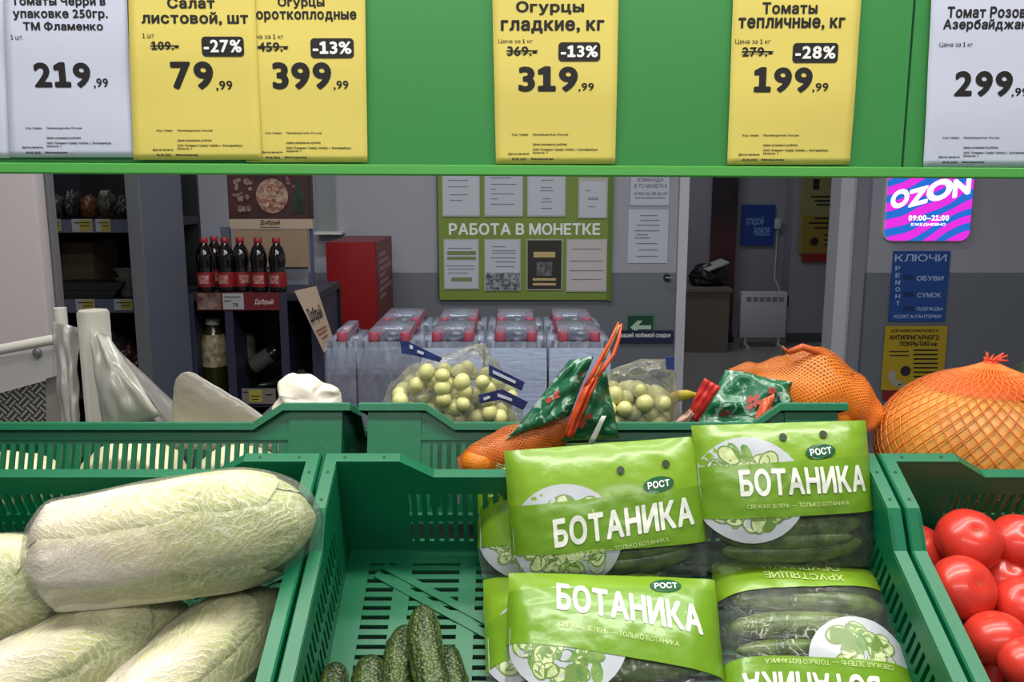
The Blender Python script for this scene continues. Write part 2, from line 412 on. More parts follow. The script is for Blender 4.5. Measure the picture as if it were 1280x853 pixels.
wallsheet((789, 205, 836, 257), 'white notice with bold two-line heading above a longer sheet on wall', [('КОМАНДА', (797, 222, 829, 228)), ('В ТС МОНЕТКА', (793, 230, 834, 235)), ('8-912-62-08-21-29', (793, 240, 834, 244))], [(247, .1, .9)])
wallsheet((786, 262, 834, 329), 'plain white printed sheet taped to wall right of green notice board', [], [(269, .3, .75), (275, .3, .8), (281, .2, .8), (288, .15, .8), (293, .2, .5), (297, .15, .55), (304, .2, .75), (312, .25, .75), (320, .2, .75)])
e = empty('door_lock', at(834, 347, YW-0.01), 'small dark round lock on the wall beside white door frame', 'lock')
c = at(834, 347, YW-0.02)
local(MB().lathe([(0.016, 0), (0.02, 0.004), (0.02, 0.016)], 16, Matrix.Translation(c) @ Matrix.Rotation(-PI/2, 4, 'X')).done('escutcheon', dark), e)
local(MB().tube([c, c + Vector((-0.012, -0.03, 0)), c + Vector((0.02, -0.04, 0))], 0.006).done('lever', steel), e)
# exit arrow sign and navy strip
e = empty('exit_sign', at(800, 421, YW-0.012), 'square green sign with white arrow pointing left, low on grey wall', 'sign')
local(plate(MB(), 785, 395, 816, 421, YW-0.012, 0.008).done('plate', pm('exit_green', '#0f4a36', 0.4), smooth=False), e)
local(plate(MB(), 783, 392.5, 818, 422, YW-0.008, 0.006).done('border', pm('exit_border', '#5f7d74', 0.4), smooth=False), e)
P = [(788, 409.5), (797, 401), (803, 401), (798, 407), (814, 407), (814, 412), (797, 412), (797, 414), (793, 414)]
local(MB().prism([at(a, c, YW-0.014) for a, c in P], (0, 0.002, 0)).done('arrow', pm('arrow_pale', '#b5d0bb', 0.5), smooth=False), e)
e = empty('wall_strip', at(807, 429, YW-0.02), 'dark navy strip with white lettering under the green arrow sign', 'sign')
local(plate(MB(), 774, 413.5, 841, 429, YW-0.022, 0.006).done('plate', pm('navy', '#1c1e48', 0.45), smooth=False), e)
m = MB(); txt(m, 'вашей любимой скидки', 776, 416, 838, 423, YW-0.024, 0.02); local(m.done('lettering', inkw, smooth=False), e)

# right wall: lightbox, key service sign, yellow poster
YS = YW - 0.05
e = empty('lightbox_sign', at(1160, 300, YS), 'glowing pink and blue square lightbox with white letters on right wall', 'sign')
x0, x1, z0, z1 = rect(1113, 203, 1211, 301, YS)
gm = bpy.data.materials.new('lightbox_print'); gm.use_nodes = True; N, L = nt(gm); bb = N['Principled BSDF']
tc = N.new('ShaderNodeTexCoord'); mp = N.new('ShaderNodeMapping'); mp.inputs['Rotation'].default_value = (0, math.radians(-62), 0)
wv = N.new('ShaderNodeTexWave'); wv.inputs['Scale'].default_value = 3.6; wv.inputs['Distortion'].default_value = 5.0; wv.inputs['Detail'].default_value = 1; wv.inputs['Detail Scale'].default_value = 0.8
L.new(tc.outputs['Object'], mp.inputs[0]); L.new(mp.outputs[0], wv.inputs['Vector'])
cr = N.new('ShaderNodeValToRGB'); cr.color_ramp.elements[0].position = 0.36; cr.color_ramp.elements[0].color = lin('#1672d8'); cr.color_ramp.elements[1].position = 0.5; cr.color_ramp.elements[1].color = lin('#f02ee8')
el = cr.color_ramp.elements.new(0.43); el.color = lin('#6a3fe0')
L.new(wv.outputs[0], cr.inputs[0]); L.new(cr.outputs[0], bb.inputs['Emission Color']); bb.inputs['Emission Strength'].default_value = 0.95; bb.inputs['Base Color'].default_value = (0.02, 0.01, 0.03, 1)
def rrect(x0, x1, z0, z1, r, Y, n=6):
    P = []
    for cx, cz, a in ((x1-r, z1-r, 0), (x0+r, z1-r, 1), (x0+r, z0+r, 2), (x1-r, z0+r, 3)):
        for k in range(n+1): t = PI/2*(a + k/n); P.append(Vector((cx + r*math.cos(t), Y, cz + r*math.sin(t))))
    return P
local(MB().prism(rrect(x0, x1, z0, z1, 0.05, YS), (0, 0.012, 0)).done('light_panel', gm, smooth=False), e)
local(MB().prism(rrect(x0-0.004, x1+0.004, z0-0.004, z1+0.004, 0.052, YS+0.013), (0, 0.035, 0)).done('case', white_pl, smooth=False), e)
m = MB()
wglow = pm('glow_white', '#ffffff', 0.5, emit='#fff4ff', estr=1.3)
ang = math.radians(15)
def ozf(x, y):
    return Vector((x, YS-0.002, y + (x - x0)*math.tan(ang)))
for ch, a, c2, y_0, y_1 in (('O', 1114, 1135, 241, 264), ('Z', 1136, 1158, 245, 267), ('O', 1158, 1188, 242, 268), ('N', 1190, 1210, 247, 270)):
    xa, xb, za, zb = rect(a, y_0, c2, y_1, YS)
    add_text(m, ch, ozf, xa, xb, za, zb, 0.05)
txt(m, '09:00–21:00', 1136, 269, 1186, 276, YS-0.002, 0.03)
txt(m, 'ЕЖЕДНЕВНО', 1139, 279, 1182, 283, YS-0.002, 0.02)
local(m.done('lettering', wglow, smooth=False), e)
for q, (a, c) in enumerate(()): pass

Y6 = YW - 0.012
e = empty('service_sign', at(1149, 400, Y6), 'blue key and shoe repair sign with white capitals above yellow poster', 'sign')
local(plate(MB(), 1117, 314, 1181, 402, Y6, 0.006).done('plate', pm('sign_blue', '#1c4a94', 0.45), smooth=False), e)
m = MB(); txt(m, 'КЛЮЧИ', 1119, 318, 1183, 327, Y6-0.002, 0.01)
for i, ch in enumerate('РЕМОНТ'): txt(m, ch, 1119.5, 333+i*8.7, 1125, 338.5+i*8.7, Y6-0.002, 0.02)
txt(m, 'ОБУВИ', 1146, 345, 1179, 351, Y6-0.002, 0.02); txt(m, 'СУМОК', 1147, 366, 1176, 372, Y6-0.002, 0.02)
txt(m, 'ОДЕЖДЫ', 1146, 384, 1178, 389, Y6-0.002, 0.02); txt(m, 'КОЖГАЛАНТЕРЕИ', 1118, 393.5, 1176, 398, Y6-0.002, 0.02)
local(m.done('lettering', pm('sign_letter', '#aec4e4', 0.5), smooth=False), e)
for y in (347, 368, 386): local(plate(MB(), 1129, y-3, 1142, y+3, Y6-0.001, 0.001).done('pictogram', pm('sign_blue_dark', '#143468', 0.5), smooth=False), e)
e = empty('yellow_poster', at(1140, 500, Y6), 'yellow poster with red foot strip and dark disc below blue repair sign', 'poster')
ypm = pm('poster_yellow', '#b99d1c', 0.5)
x0, x1, z0, z1 = rect(1105, 408, 1179, 500, Y6)
local(plate(MB(), 1107, 408, 1178, 488, Y6, 0.004).done('paper', ypm, smooth=False), e)
local(plate(MB(), 1104, 488, 1177, 501, Y6, 0.004).done('foot_strip', pm('poster_red', '#8a1f1c', 0.5), smooth=False), e)
m = MB(); txt(m, 'ДЛЯ НАНЕСЕНИЯ НОВОГО', 1114, 412, 1173, 416, Y6-0.002, 0.02); txt(m, 'АНТИПРИГАРНОГО', 1112, 419, 1174, 425, Y6-0.002, 0.03); txt(m, 'ПОКРЫТИЯ на:', 1125, 427, 1172, 433, Y6-0.002, 0.03)
for y in (437, 442.5, 448, 453.5, 459, 464.5, 470, 475): plate(m, 1142, y, 1172, y+2, Y6-0.001, 0.001)
for y in (439, 444): plate(m, 1112, y, 1136, y+1.4, Y6-0.001, 0.001)
local(m.done('print', ink, smooth=False), e)
m = MB(); c = at(1132, 464, Y6-0.002); m.disc(c, (0.03, 0, 0), (0, 0, 0.03)); local(m.done('dark_disc', pm('pan_dark', '#2a2326', 0.4), smooth=False), e)
m = MB()
for a, c, r, s in ((1115, 470, .022, 1.5), (1121, 479, .03, .6), (1128, 482, .025, .5)): m.disc(at(a, c, Y6-0.001), (r, 0, 0), (0, 0, r*s))
local(m.done('pale_shape', pm('poster_pale', '#a9a6a0', 0.5), smooth=False), e)
# recessed fixing dots on right wall are left as paint

# ---- room behind the doorway
e = empty('desk', (0.95 + at(884, 400, 8.0).x - at(884, 400, 8.0).x + 0.85, 8.0, 0), 'brown-grey desk with solid front in the back room', 'desk')
xa, xb = at(853, 400, 7.9).x, at(911, 400, 7.9).x; zt = at(880, 361, 7.9).z
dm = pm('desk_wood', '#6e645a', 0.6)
e.location = ((xa+xb)/2, 8.15, 0)
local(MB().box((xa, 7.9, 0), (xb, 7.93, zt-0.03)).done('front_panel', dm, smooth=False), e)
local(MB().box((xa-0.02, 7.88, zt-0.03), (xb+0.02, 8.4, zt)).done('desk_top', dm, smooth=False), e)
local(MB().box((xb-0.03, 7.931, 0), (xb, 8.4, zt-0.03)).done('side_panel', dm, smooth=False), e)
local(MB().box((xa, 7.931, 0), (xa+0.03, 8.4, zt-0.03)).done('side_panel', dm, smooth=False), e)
def lump(name, c, sc, mt, label, cat, group=None, seed=0, amp=0.12, freq=3.0, sub=4):
    m = MB().sphere((0, 0, 0), 1, sub)
    def fn(p):
        d = 1 + amp*noise.noise(p*freq + Vector((seed*7.1, seed*3.3, 0))) + amp*0.5*noise.noise(p*freq*2.7 + Vector((0, seed*5, 1)))
        q = p*d
        if q.z < -0.75: q.z = -0.75
        return Vector((q.x*sc[0], q.y*sc[1], (q.z + 0.75)*sc[2]))
    m.warp(fn); o = m.done(name, mt, label=label, cat=cat, group=group, flat_angle=None); o.location = c; return o
lump('black_bag', (at(886, 350, 8.1).x, 8.15, zt), (0.17, 0.12, 0.11), black, 'black bundle heaped on the desk in the back room', 'bag', seed=2, amp=0.3)
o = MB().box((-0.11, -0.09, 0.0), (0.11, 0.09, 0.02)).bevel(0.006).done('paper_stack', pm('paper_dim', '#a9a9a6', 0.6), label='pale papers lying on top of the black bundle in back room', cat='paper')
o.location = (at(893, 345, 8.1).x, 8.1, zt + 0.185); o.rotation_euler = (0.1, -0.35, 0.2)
e = empty('rollup_banner', (at(904, 300, 8.5).x, 8.5, 0), 'tall dark roll-up banner standing behind desk in back room', 'banner')
xa, xb = at(888, 300, 8.5).x, at(920, 300, 8.5).x
local(MB().box((xa, 8.5, 0.06), (xb, 8.506, 2.1)).done('banner_sheet', pm('banner_dark', '#16161c', 0.5, col2='#4a2028', scale=3), smooth=False), e)
local(MB().box((xa, 8.5, 1.66), (xb-0.02, 8.499, 1.9)).done('blue_print', pm('banner_blue', '#20375c', 0.5, col2='#0c1020', scale=9), smooth=False), e)
local(MB().box((xa, 8.42, 0), (xb, 8.6, 0.06)).done('base', black, smooth=False), e)
Yb = 8.67
e = empty('blue_poster', at(947, 307, Yb), 'small blue square poster with white words on back room wall', 'poster')
local(plate(MB(), 927.5, 256, 967, 307, Yb, 0.01).done('plate', pm('poster_blue', '#1d3d8c', 0.5), smooth=False), e)
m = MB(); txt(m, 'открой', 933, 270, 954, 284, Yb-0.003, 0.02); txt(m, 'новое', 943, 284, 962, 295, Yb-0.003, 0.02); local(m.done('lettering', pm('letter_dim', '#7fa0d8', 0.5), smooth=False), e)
Yc = 8.43
e = empty('wall_poster', at(1026, 328, Yc), 'tall pale yellow poster with dark pictures and red foot in back room', 'poster')
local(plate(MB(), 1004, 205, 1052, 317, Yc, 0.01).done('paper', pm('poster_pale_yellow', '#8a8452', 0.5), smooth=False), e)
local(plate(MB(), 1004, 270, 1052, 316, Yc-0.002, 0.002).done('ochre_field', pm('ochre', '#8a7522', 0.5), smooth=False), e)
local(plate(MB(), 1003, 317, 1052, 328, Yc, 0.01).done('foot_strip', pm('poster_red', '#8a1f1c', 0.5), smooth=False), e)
m = MB()
plate(m, 1017, 224, 1024, 237, Yc-0.004, 0.001); plate(m, 1040, 229, 1052, 237, Yc-0.004, 0.001)
for y, a in ((245, .2), (250, .3), (255, .35), (272, .3), (278, .15), (284, .3), (293, .55), (299, .55), (305, .55)): plate(m, 1004+48*a, y, 1050, y+2, Yc-0.004, 0.001)
m.disc(at(1018, 302, Yc-0.004), (0.04, 0, 0), (0, 0, 0.04)); local(m.done('print', ink, smooth=False), e)
# convector heater
Yh = 8.15
e = empty('convector_heater', (at(954, 425, Yh).x, Yh, 0), 'white flat convector heater standing on floor of the back room', 'heater')
hx0, hx1, hz0, hz1 = rect(927, 365, 982, 421, Yh)
hw = pm('heater_white', '#b9bbc0', 0.4)
local(MB().box((hx0, Yh, 0.09), (hx1, Yh+0.08, hz1)).bevel(0.012).done('body', hw), e)
m = MB()
for i in range(6): m.box((hx0+0.05+i*0.06, Yh-0.003, hz1-0.09), (hx0+0.095+i*0.06, Yh, hz1-0.05))
local(m.done('grille', pm('grille_grey', '#7d8088', 0.5), smooth=False), e)
for x in (hx0+0.06, hx1-0.06):
    local(MB().box((x-0.015, Yh-0.09, 0.0), (x+0.015, Yh+0.17, 0.03)).box((x-0.012, Yh+0.02, 0.03), (x+0.012, Yh+0.06, 0.1)).done('foot', hw, smooth=False), e)
local(MB().box((hx1, Yh+0.01, hz1-0.14), (hx1+0.015, Yh+0.06, hz1-0.04)).done('thermostat', black, smooth=False), e)
a = at(972, 281, 8.66)
cx = hx1 - 0.03
local(MB().tube([(cx, Yh+0.085, hz1-0.05), (cx, 8.5, hz1+0.1), (a.x, 8.66, hz1+0.3), (a.x, 8.66, a.z)], 0.006).done('power_cord', hw), e)
local(MB().box((a.x-0.03, 8.64, a.z-0.04), (a.x+0.03, 8.7, a.z+0.06)).bevel(0.006).done('plug', hw), e)

# ------------------------------------------------------------------ left: cabinet side, shelf unit, panel
xa = at(54, 330, 2.25).x
MBo = MB().box((xa-0.6, 2.25, 0), (xa, 2.3, 2.4))
e = empty('tall_panel', (xa-0.3, 2.3, 0), 'tall pinkish white panel at the far left of the shop', 'panel')
local(MBo.bevel(0.012).done('face', pm('cabinet_white', '#b8aeb0', 0.35, var=-0.04, scale=2)), e)
local(MB().box((xa-0.595, 2.302, 0), (xa+0.004, 2.33, 2.38)).done('backing', pm('cabinet_grey', '#6c6a6e', 0.4), smooth=False), e)
xa, xb = at(168, 340, 3.0).x, at(181, 340, 3.0).x
e = empty('end_panel', ((xa+xb)/2, 3.3, 0), 'tall dark blue-grey end panel beside the shelf unit', 'panel')
local(MB().box((xa, 3.0, 0), (xb, 3.385, 2.3)).done('board', pm('panel_bluegrey', '#5a606c', 0.5), smooth=False), e)
local(MB().box((xa-0.004, 2.985, 0), (xb+0.004, 2.999, 2.3)).done('front_edge', pm('panel_edge', '#6a6c72', 0.4), smooth=False), e)
# gondola shelf
Ys = 3.25
e = empty('shelf_unit', (-2.0, 3.5, 0), 'dark grocery shelf unit with price rails, behind the pinkish panel', 'shelf unit')
sx0, sx1 = at(30, 300, Ys).x, xa - 0.01
local(MB().box((sx0, 3.68, 0), (sx1, 3.7, 2.2)).done('back_panel', black, smooth=False), e)
zs = []
for py0, py1 in ((275, 291), (374, 391)):
    z0, z1 = at(100, py1, Ys).z, at(100, py0, Ys).z; zs.append(z1)
    local(MB().box((sx0, Ys+0.003, z1-0.03), (sx1, 3.675, z1)).done('shelf', dark, smooth=False), e)
    r = local(MB().box((sx0, Ys, z0), (sx1, Ys+0.002, z1)).done('price_rail', pm('rail_lilac', '#55586e', 0.4), smooth=False), e)
zl = at(100, 490, Ys).z
local(MB().box((sx0, Ys+0.003, zl-0.03), (sx1, 3.675, zl)).done('shelf', dark, smooth=False), e)
local(MB().box((sx0, Ys+0.02, 0), (sx0+0.02, 3.675, 2.2)).done('side_panel', dark, smooth=False), e)
tagy = pm('tag_yellow', '#a59a3c', 0.5); tagw = pm('tag_white', '#a6a6ac', 0.5)
for px, lab in (((58, 274, 77, 289), 'first price tag from left on the upper shelf rail'), ((89, 274, 116, 290), 'wide white and yellow price tag, second on upper shelf rail'),
                ((119, 274, 139, 290), 'third price tag from left on upper shelf rail'), ((94, 374, 119, 388), 'left price tag on the lower shelf rail'), ((142, 374, 166, 388), 'right price tag on the lower shelf rail')):
    t = empty('price_tag', at((px[0]+px[2])/2, px[3], Ys-0.003), lab, 'price tag', 'price tags on the dark shelf unit')
    local(plate(MB(), *px, Ys-0.003, 0.002).done('card', tagw, smooth=False), t)
    local(plate(MB(), px[0]+(px[2]-px[0])*.35, px[1]+1, px[2]-1, px[3]-1, Ys-0.0045, 0.001).done('yellow_field', tagy, smooth=False), t)
    m = MB(); lines(m, px[0]+1, px[2]-1, [(px[1]+4, .1, .9), (px[1]+8, .4, .9)], Ys-0.0055); local(m.done('print', ink, smooth=False), t)
x0 = at(68, 320, 3.4).x; x1 = at(113, 320, 3.4).x
o = MB().box((x0, 3.42, zs[1]+.001), (x1, 3.64, zs[1]+0.2)).bevel(0.004).done('carton', pm('carton_dim', '#5a4a38', 0.8), label='brown cardboard carton at the back of middle shelf', cat='carton')
for i, (px, dz, lab) in enumerate((((78, 150), 0.0, 'lower black tray lying on middle shelf before the carton'), ((74, 158), 0.03, 'upper black tray stacked on another on the middle shelf'))):
    xa_, xb_ = at(px[0], 350, 3.3).x, at(px[1], 350, 3.3).x; h = 0.03; z = zs[1] + 0.001 + dz
    m = MB().prism([(xa_+.02, 3.27, z), (xb_-.02, 3.27, z), (xb_, 3.27, z+h-.002), (xa_, 3.27, z+h-.002)], (0, 0.12, 0))
    m.done('tray', black, smooth=False, label=lab, cat='tray', group='black trays on the middle shelf')
for i in range(3):
    x = at(161, 340, 3.35).x; z = zs[1] + 0.001 + i*0.035
    MB().lathe([(0.03, 0), (0.045, 0.03), (0.05, 0.034), (0.046, 0.034)], 20, Matrix.Translation((x, 3.34, z))).done('paper_bowl', pm('bowl_grey', '#7d7a74', 0.6), label=('bottom', 'middle', 'top')[i] + ' bowl of the grey stack at right end of middle shelf', cat='bowl', group='bowls on the middle shelf')
for i in range(5):
    x = at(68+i*21, 262, 3.4).x
    o = lump('snack_pack', (x, 3.42, zs[0]), (0.032, 0.05, 0.05+0.012*(i % 2)), pm(('pk_a', 'pk_b', 'pk_c')[i % 3], ('#3d3a32', '#232323', '#5a3418')[i % 3], 0.4), ('leftmost', 'second', 'middle', 'fourth', 'rightmost')[i] + ' dark snack packet on the top shelf', 'packet', 'dark packets on the top shelf', seed=i, amp=0.2)
for i in range(3):
    x = at(120+i*20, 470, 3.4).x
    lump('dark_bag', (x, 3.43, zl), (0.06, 0.08, (0.16, 0.12, 0.09)[i]), pm(('bg_a', 'bg_b', 'bg_c')[i], ('#232a24', '#3c4a40', '#4a2420')[i], 0.35), ('near-black bag on the lowest shelf, left of two others', 'grey-green bag between two others on the lowest shelf', 'dark red bag on lowest shelf by the end panel')[i], 'bag', seed=i+9, amp=0.35)

# ------------------------------------------------------------------ cola rack
Yr = 3.4
def bottle_prof(h, r):
    return [(r*.7, 0), (r*.98, h*.02), (r, h*.08), (r*.94, h*.14), (r*.97, h*.18), (r*.97, h*.36), (r*.86, h*.42), (r*.92, h*.5), (r, h*.58), (r*.98, h*.68), (r*.75, h*.8), (r*.42, h*.88), (r*.4, h*.91), (r*.4, h*.915)]
e = empty('bottle_rack', (at(318, 500, Yr).x, Yr+.2, 0), 'dark metal drink rack with red header strip under the cola bottles', 'rack')
rx0, rx1, rz0, rz1 = rect(238, 367, 398, 388, Yr)
rk = pm('rack_purple', '#24242f', 0.45)
local(MB().box((rx0, Yr+.004, rz1-.03), (rx1, Yr+.45, rz1)).done('top_board', rk, smooth=False), e)
zsh = at(300, 486, Yr+.2).z
local(MB().box((rx0, Yr+.004, zsh-.03), (rx1, Yr+.45, zsh)).done('shelf', rk, smooth=False), e)
local(MB().box((rx0, Yr+.44, 0), (rx1, Yr+.452, rz1-.031)).done('back_panel', black, smooth=False), e)
for px in (240, 288, 356, 395):
    x = at(px, 430, Yr).x
    local(MB().box((x-.016, Yr, 0), (x+.016, Yr+.003, rz1)).box((x-.004, Yr+.004, 0), (x+.004, Yr+.43, rz1-.031)).done('upright', pm('rack_post', '#33344a', 0.4), smooth=False), e)
hd = local(plate(MB(), 245, 366, 350, 388, Yr-.006, .004).done('header_strip', pm('header_red', '#6a1f26', 0.45), smooth=False), e)
m = local(plate(MB(), 278, 367, 305, 387, Yr-.008, .002).done('price_label', tagw, smooth=False), e)
mm_ = MB(); lines(mm_, 280, 303, [(371, 0, .9), (376, 0, .4)], Yr-.0095); txt(mm_, '79.', 291, 379, 299, 384, Yr-.0095, .03); local(mm_.done('price_print', ink, smooth=False), e)
local(plate(MB(), 247, 367, 276, 387, Yr-.008, .002).done('food_photo', pm('food_photo', '#4b3a38', 0.5, col2='#8c7468', scale=30), smooth=False), e)
mm_ = MB(); txt(mm_, 'Добрый', 318, 374, 342, 382, Yr-.008, .02); local(mm_.done('brand_lettering', pm('letter_rose', '#d9b8b4', 0.5), smooth=False), e)
# cola bottles on the rack
cola = pm('cola', '#120c0c', 0.08, spec=0.7, coat=0.4); capr = pm('cap_red', '#8f2430', 0.4); labr = pm('label_red', '#86181c', 0.45)
hb = at(300, 296, Yr+.12).z - rz1
pro = None
for i, (px, dy, lab) in enumerate(((258, 0.06, 'leftmost cola bottle, front, on the dark rack'), (271, 0.16, 'cola bottle standing behind, between the two leftmost ones'), (284, 0.06, 'third cola bottle from left with red label on rack'),
                             (303, 0.08, 'cola bottle left of the two spaced ones, fourth from left on rack'), (325, 0.06, 'second cola bottle from right on the dark rack'), (348, 0.06, 'rightmost cola bottle on the dark rack, standing apart'))):
    p = at(px, 360, Yr + dy); loc = Vector((p.x, Yr+dy, rz1))
    if pro is None:
        pro = empty('cola_bottle', loc, None, 'bottle', 'cola bottles on the rack')
        MB().lathe(bottle_prof(hb, .034), 24).done('bottle', cola, pro)
        MB().lathe([(.0344, hb*.1), (.0346, hb*.12), (.0344, hb*.36), (.0342, hb*.37)], 24).done('label', labr, pro)
        q = MB(); q.grid(lambda u, v: Vector((.0352*math.sin((u-.5)*1.3), -.0352*math.cos((u-.5)*1.3), hb*(.16+.16*v))), 10, 1); q.done('label_print', pm('label_pale', '#b98a84', 0.5, col2='#8a2a2c', scale=60), pro)
        MB().lathe([(.0155, hb*.9), (.016, hb*.905), (.016, hb*.985), (.014, hb)], 20).done('cap', capr, pro)
        o = pro
    else: o = copy_tree(pro); o.location = loc
    o.rotation_euler = (0, 0, 0.3*i); o['label'] = lab
    o.rotation_euler = (0, 0, [0, .5, -.2, .6, .1, -.3][i])
# bottles inside the rack
def jar(px0, px1, pyt, mt, capm, lab, labelm, dy, lean=None, cat='bottle'):
    Y = Yr + dy; x = at((px0+px1)/2, 450, Y).x; r = (px1-px0)/2*Y/F; h = at(300, pyt, Y).z - zsh
    o = empty('juice_bottle', (x, Y, zsh+.001), lab, cat)
    MB().lathe([(r*.8, 0), (r, h*.03), (r, h*.62), (r*.95, h*.72), (r*.62, h*.86), (r*.5, h*.9), (r*.5, h*.93)], 24).done('bottle', mt, o)
    MB().lathe([(r*.55, h*.925), (r*.57, h*.93), (r*.57, h*.99), (r*.52, h)], 20).done('cap', capm, o)
    MB().lathe([(r*1.012, h*.38), (r*1.015, h*.4), (r*1.015, h*.62), (r*.97, h*.72), (r*.8, h*.8)], 24).done('label', labelm, o)
    return o
jar(253, 285, 399, pm('oil_green', '#2c2e10', 0.15), pm('cap_grey', '#a9a9a6', 0.4), 'bottle with pale fruit label in the left bay of dark rack', pm('label_fruit', '#b3b0a0', 0.5, col2='#7a6a30', scale=40), .12)
jar(295, 320, 397, pm('oil_dark', '#151a12', 0.15), pm('cap_dark', '#50524f', 0.4), 'darker bottle with grey label beside the pale-labelled one in rack', pm('label_dim', '#4d514e', 0.5), .24)
def lying(p, q, r, lab, lm):
    a, c = Vector(p), Vector(q); d = (c-a); h = d.length
    o = empty('wine_bottle', a, lab, 'bottle', 'bottles lying in the dark rack'); o.rotation_mode = 'QUATERNION'; o.rotation_quaternion = d.to_track_quat('Z', 'Y')
    MB().lathe([(r*.8, 0), (r, .01), (r, h*.6), (r*.4, h*.75), (r*.36, h)], 20).done('bottle', pm('bottle_green', '#141b14', 0.1), o)
    MB().lathe([(r*1.01, h*.15), (r*1.02, h*.16), (r*1.02, h*.5), (r*1.01, h*.51)], 20).done('label', lm, o)
a, c = at(357, 425, Yr+.2), at(287, 478, Yr+.2)
c.z = max(c.z, zsh+.03)
lying(at(349, 437, Yr+.2), (c.x, Yr+.2, c.z), .036, 'dark bottle with grey label leaning neck-down inside the rack', pm('label_dim', '#4d514e', 0.5))
a = at(395, 470, Yr+.3)
lying((at(392, 470, Yr+.2).x, Yr+.2, zsh+.055), (at(360, 470, Yr+.2).x-.1, Yr+.12, zsh+.03), .034, 'dark bottle lying low at the right end of the rack', pm('label_olive', '#5a5a44', 0.5))
t = empty('price_tag', at(330, 503, Yr-.01), 'yellow and grey price tag at the foot of bottle rack', 'price tag')
local(plate(MB(), 302, 486, 345, 505, Yr-.01, .003).done('card', pm('tag_dim', '#77736e', .5), smooth=False), t)
local(plate(MB(), 311, 488, 328, 503, Yr-.012, .0015).done('yellow_field', tagy, smooth=False), t)
mm_ = MB(); lines(mm_, 304, 343, [(490, 0, .15), (495, .25, .55), (499, .3, .5), (493, .7, .95)], Yr-.0135); local(mm_.done('print', ink, smooth=False), t)
# leaning placard
P = [at(368, 364, Yr-.05), at(395, 358, Yr-.05), at(418, 429, Yr-.09), at(405, 441, Yr-.09)]
e = empty('leaning_placard', P[3], 'tan cardboard placard leaning aslant against the right of dark rack', 'placard')
pc = pm('placard_tan', '#b7a08c', 0.7)
local(MB().prism(P, (0, .006, 0)).done('card', pc, smooth=False), e)
def pf(x, y):   # x along the long side, y across
    a = P[1].lerp(P[2], x); c = P[0].lerp(P[3], x); return c.lerp(a, y) + Vector((0, -.003, 0))
def pfr(x, y): return pf(1-x, 1-y) if False else pf(x, y)
m = MB(); add_text(m, 'Добрый', lambda x, y: pf(.3 + .28*(1-y) , .12 + .76*x), 0, 1, 0, 1, .03); local(m.done('lettering', ink, smooth=False), e)
m = MB()
for x, y0, y1 in ((.66, .15, .85), (.72, .2, .8), (.8, .3, .75)): m.quad([pf(x, y0), pf(x, y1), pf(x+.035, y1), pf(x+.035, y0)])
local(m.done('small_print', pm('print_brown', '#8a5a4c', .6), smooth=False), e)
# promo board with pizza picture
Yz = Yr + .3
e = empty('promotional_board', (at(338, 330, Yz).x, Yz, rz1), 'tall promotional board with pizza picture behind the cola bottles', 'display board')
local(plate(MB(), 283, 214, 392, 274, Yz, .01).done('picture', pm('pizza_board', '#4a1f20', .5, col2='#2a1412', scale=9), smooth=False), e)
local(plate(MB(), 384, 219, 389, 271, Yz-.002, .002).done('dark_edge', black, smooth=False), e)
c = at(340, 245, Yz-.003)
q = MB(); q.disc(c, (.066, 0, 0), (0, 0, .071), 30); pz = local(q.done('pizza', pm('pizza_crust', '#a8907c', .6, col2='#6e2f22', scale=45), smooth=False), e)
q = MB()
for i in range(26):
    a = random.uniform(0, 2*PI); r = .05*math.sqrt(random.random()); s = random.uniform(.006, .012)
    q.disc(c + Vector((r*math.cos(a), -.001-.0001*i, r*math.sin(a))), (s, 0, 0), (0, 0, s*.8), 10)
local(q.done('topping', pm('topping', '#7a2d22', .6, col2='#b9a080', scale=70), smooth=False), e)
q = MB()
for i in range(16):
    a = at(random.uniform(292, 316), random.uniform(225, 266), Yz-.002-.0001*i); s = random.uniform(.005, .014); q.disc(a, (s, 0, 0), (0, 0, s), 10)
vm = pm('veg_print', '#6a2a2c', .6, col2='#8a8478', scale=60); local(q.done('vegetable_print', vm, smooth=False), e); q = MB()
for i in range(5):
    a = at(random.uniform(358, 368), random.uniform(222, 240), Yz-.002-.0001*i); s = random.uniform(.005, .012); q.disc(a, (s, 0, 0), (0, 0, s), 10)
local(q.done('tomato_print', vm, smooth=False), e)
P2 = [(365, 266), (365, 246), (369, 238), (370, 226), (376, 226), (377, 238), (381, 246), (381, 266)]
local(MB().prism([at(a, c2, Yz-.003) for a, c2 in P2], (0, .002, 0)).done('bottle_print', pm('bot_print', '#25402a', .5, col2='#131a14', scale=25), smooth=False), e)
local(plate(MB(), 287, 274, 391, 286, Yz-.004, .012).done('brand_strip', pm('strip_tan', '#ab9784', .6), smooth=False), e)
q = MB(); txt(q, 'Добрый', 325, 275, 350, 282, Yz-.006, .02); lines(q, 325, 350, [(284, 0, 1)], Yz-.006, .7); local(q.done('lettering', ink, smooth=False), e)
local(plate(MB(), 291, 287, 386, 334, Yz-.002, .01).done('blank_card', pm('card_brown', '#957d63', .7, var=-.06, scale=4), smooth=False), e)
local(plate(MB(), 386, 286, 393, 366, Yz+.012, .02).done('post', pm('post_blue', '#50506e', .4), smooth=False), e)
local(plate(MB(), 275, 284, 291, 366, Yz+.012, .02).done('post', pm('post_grey', '#5b6070', .4), smooth=False), e)
local(plate(MB(), 291, 334, 386, 366, Yz+.014, .01).done('lower_card', pm('card_grey', '#7b7f8a', .5), smooth=False), e)
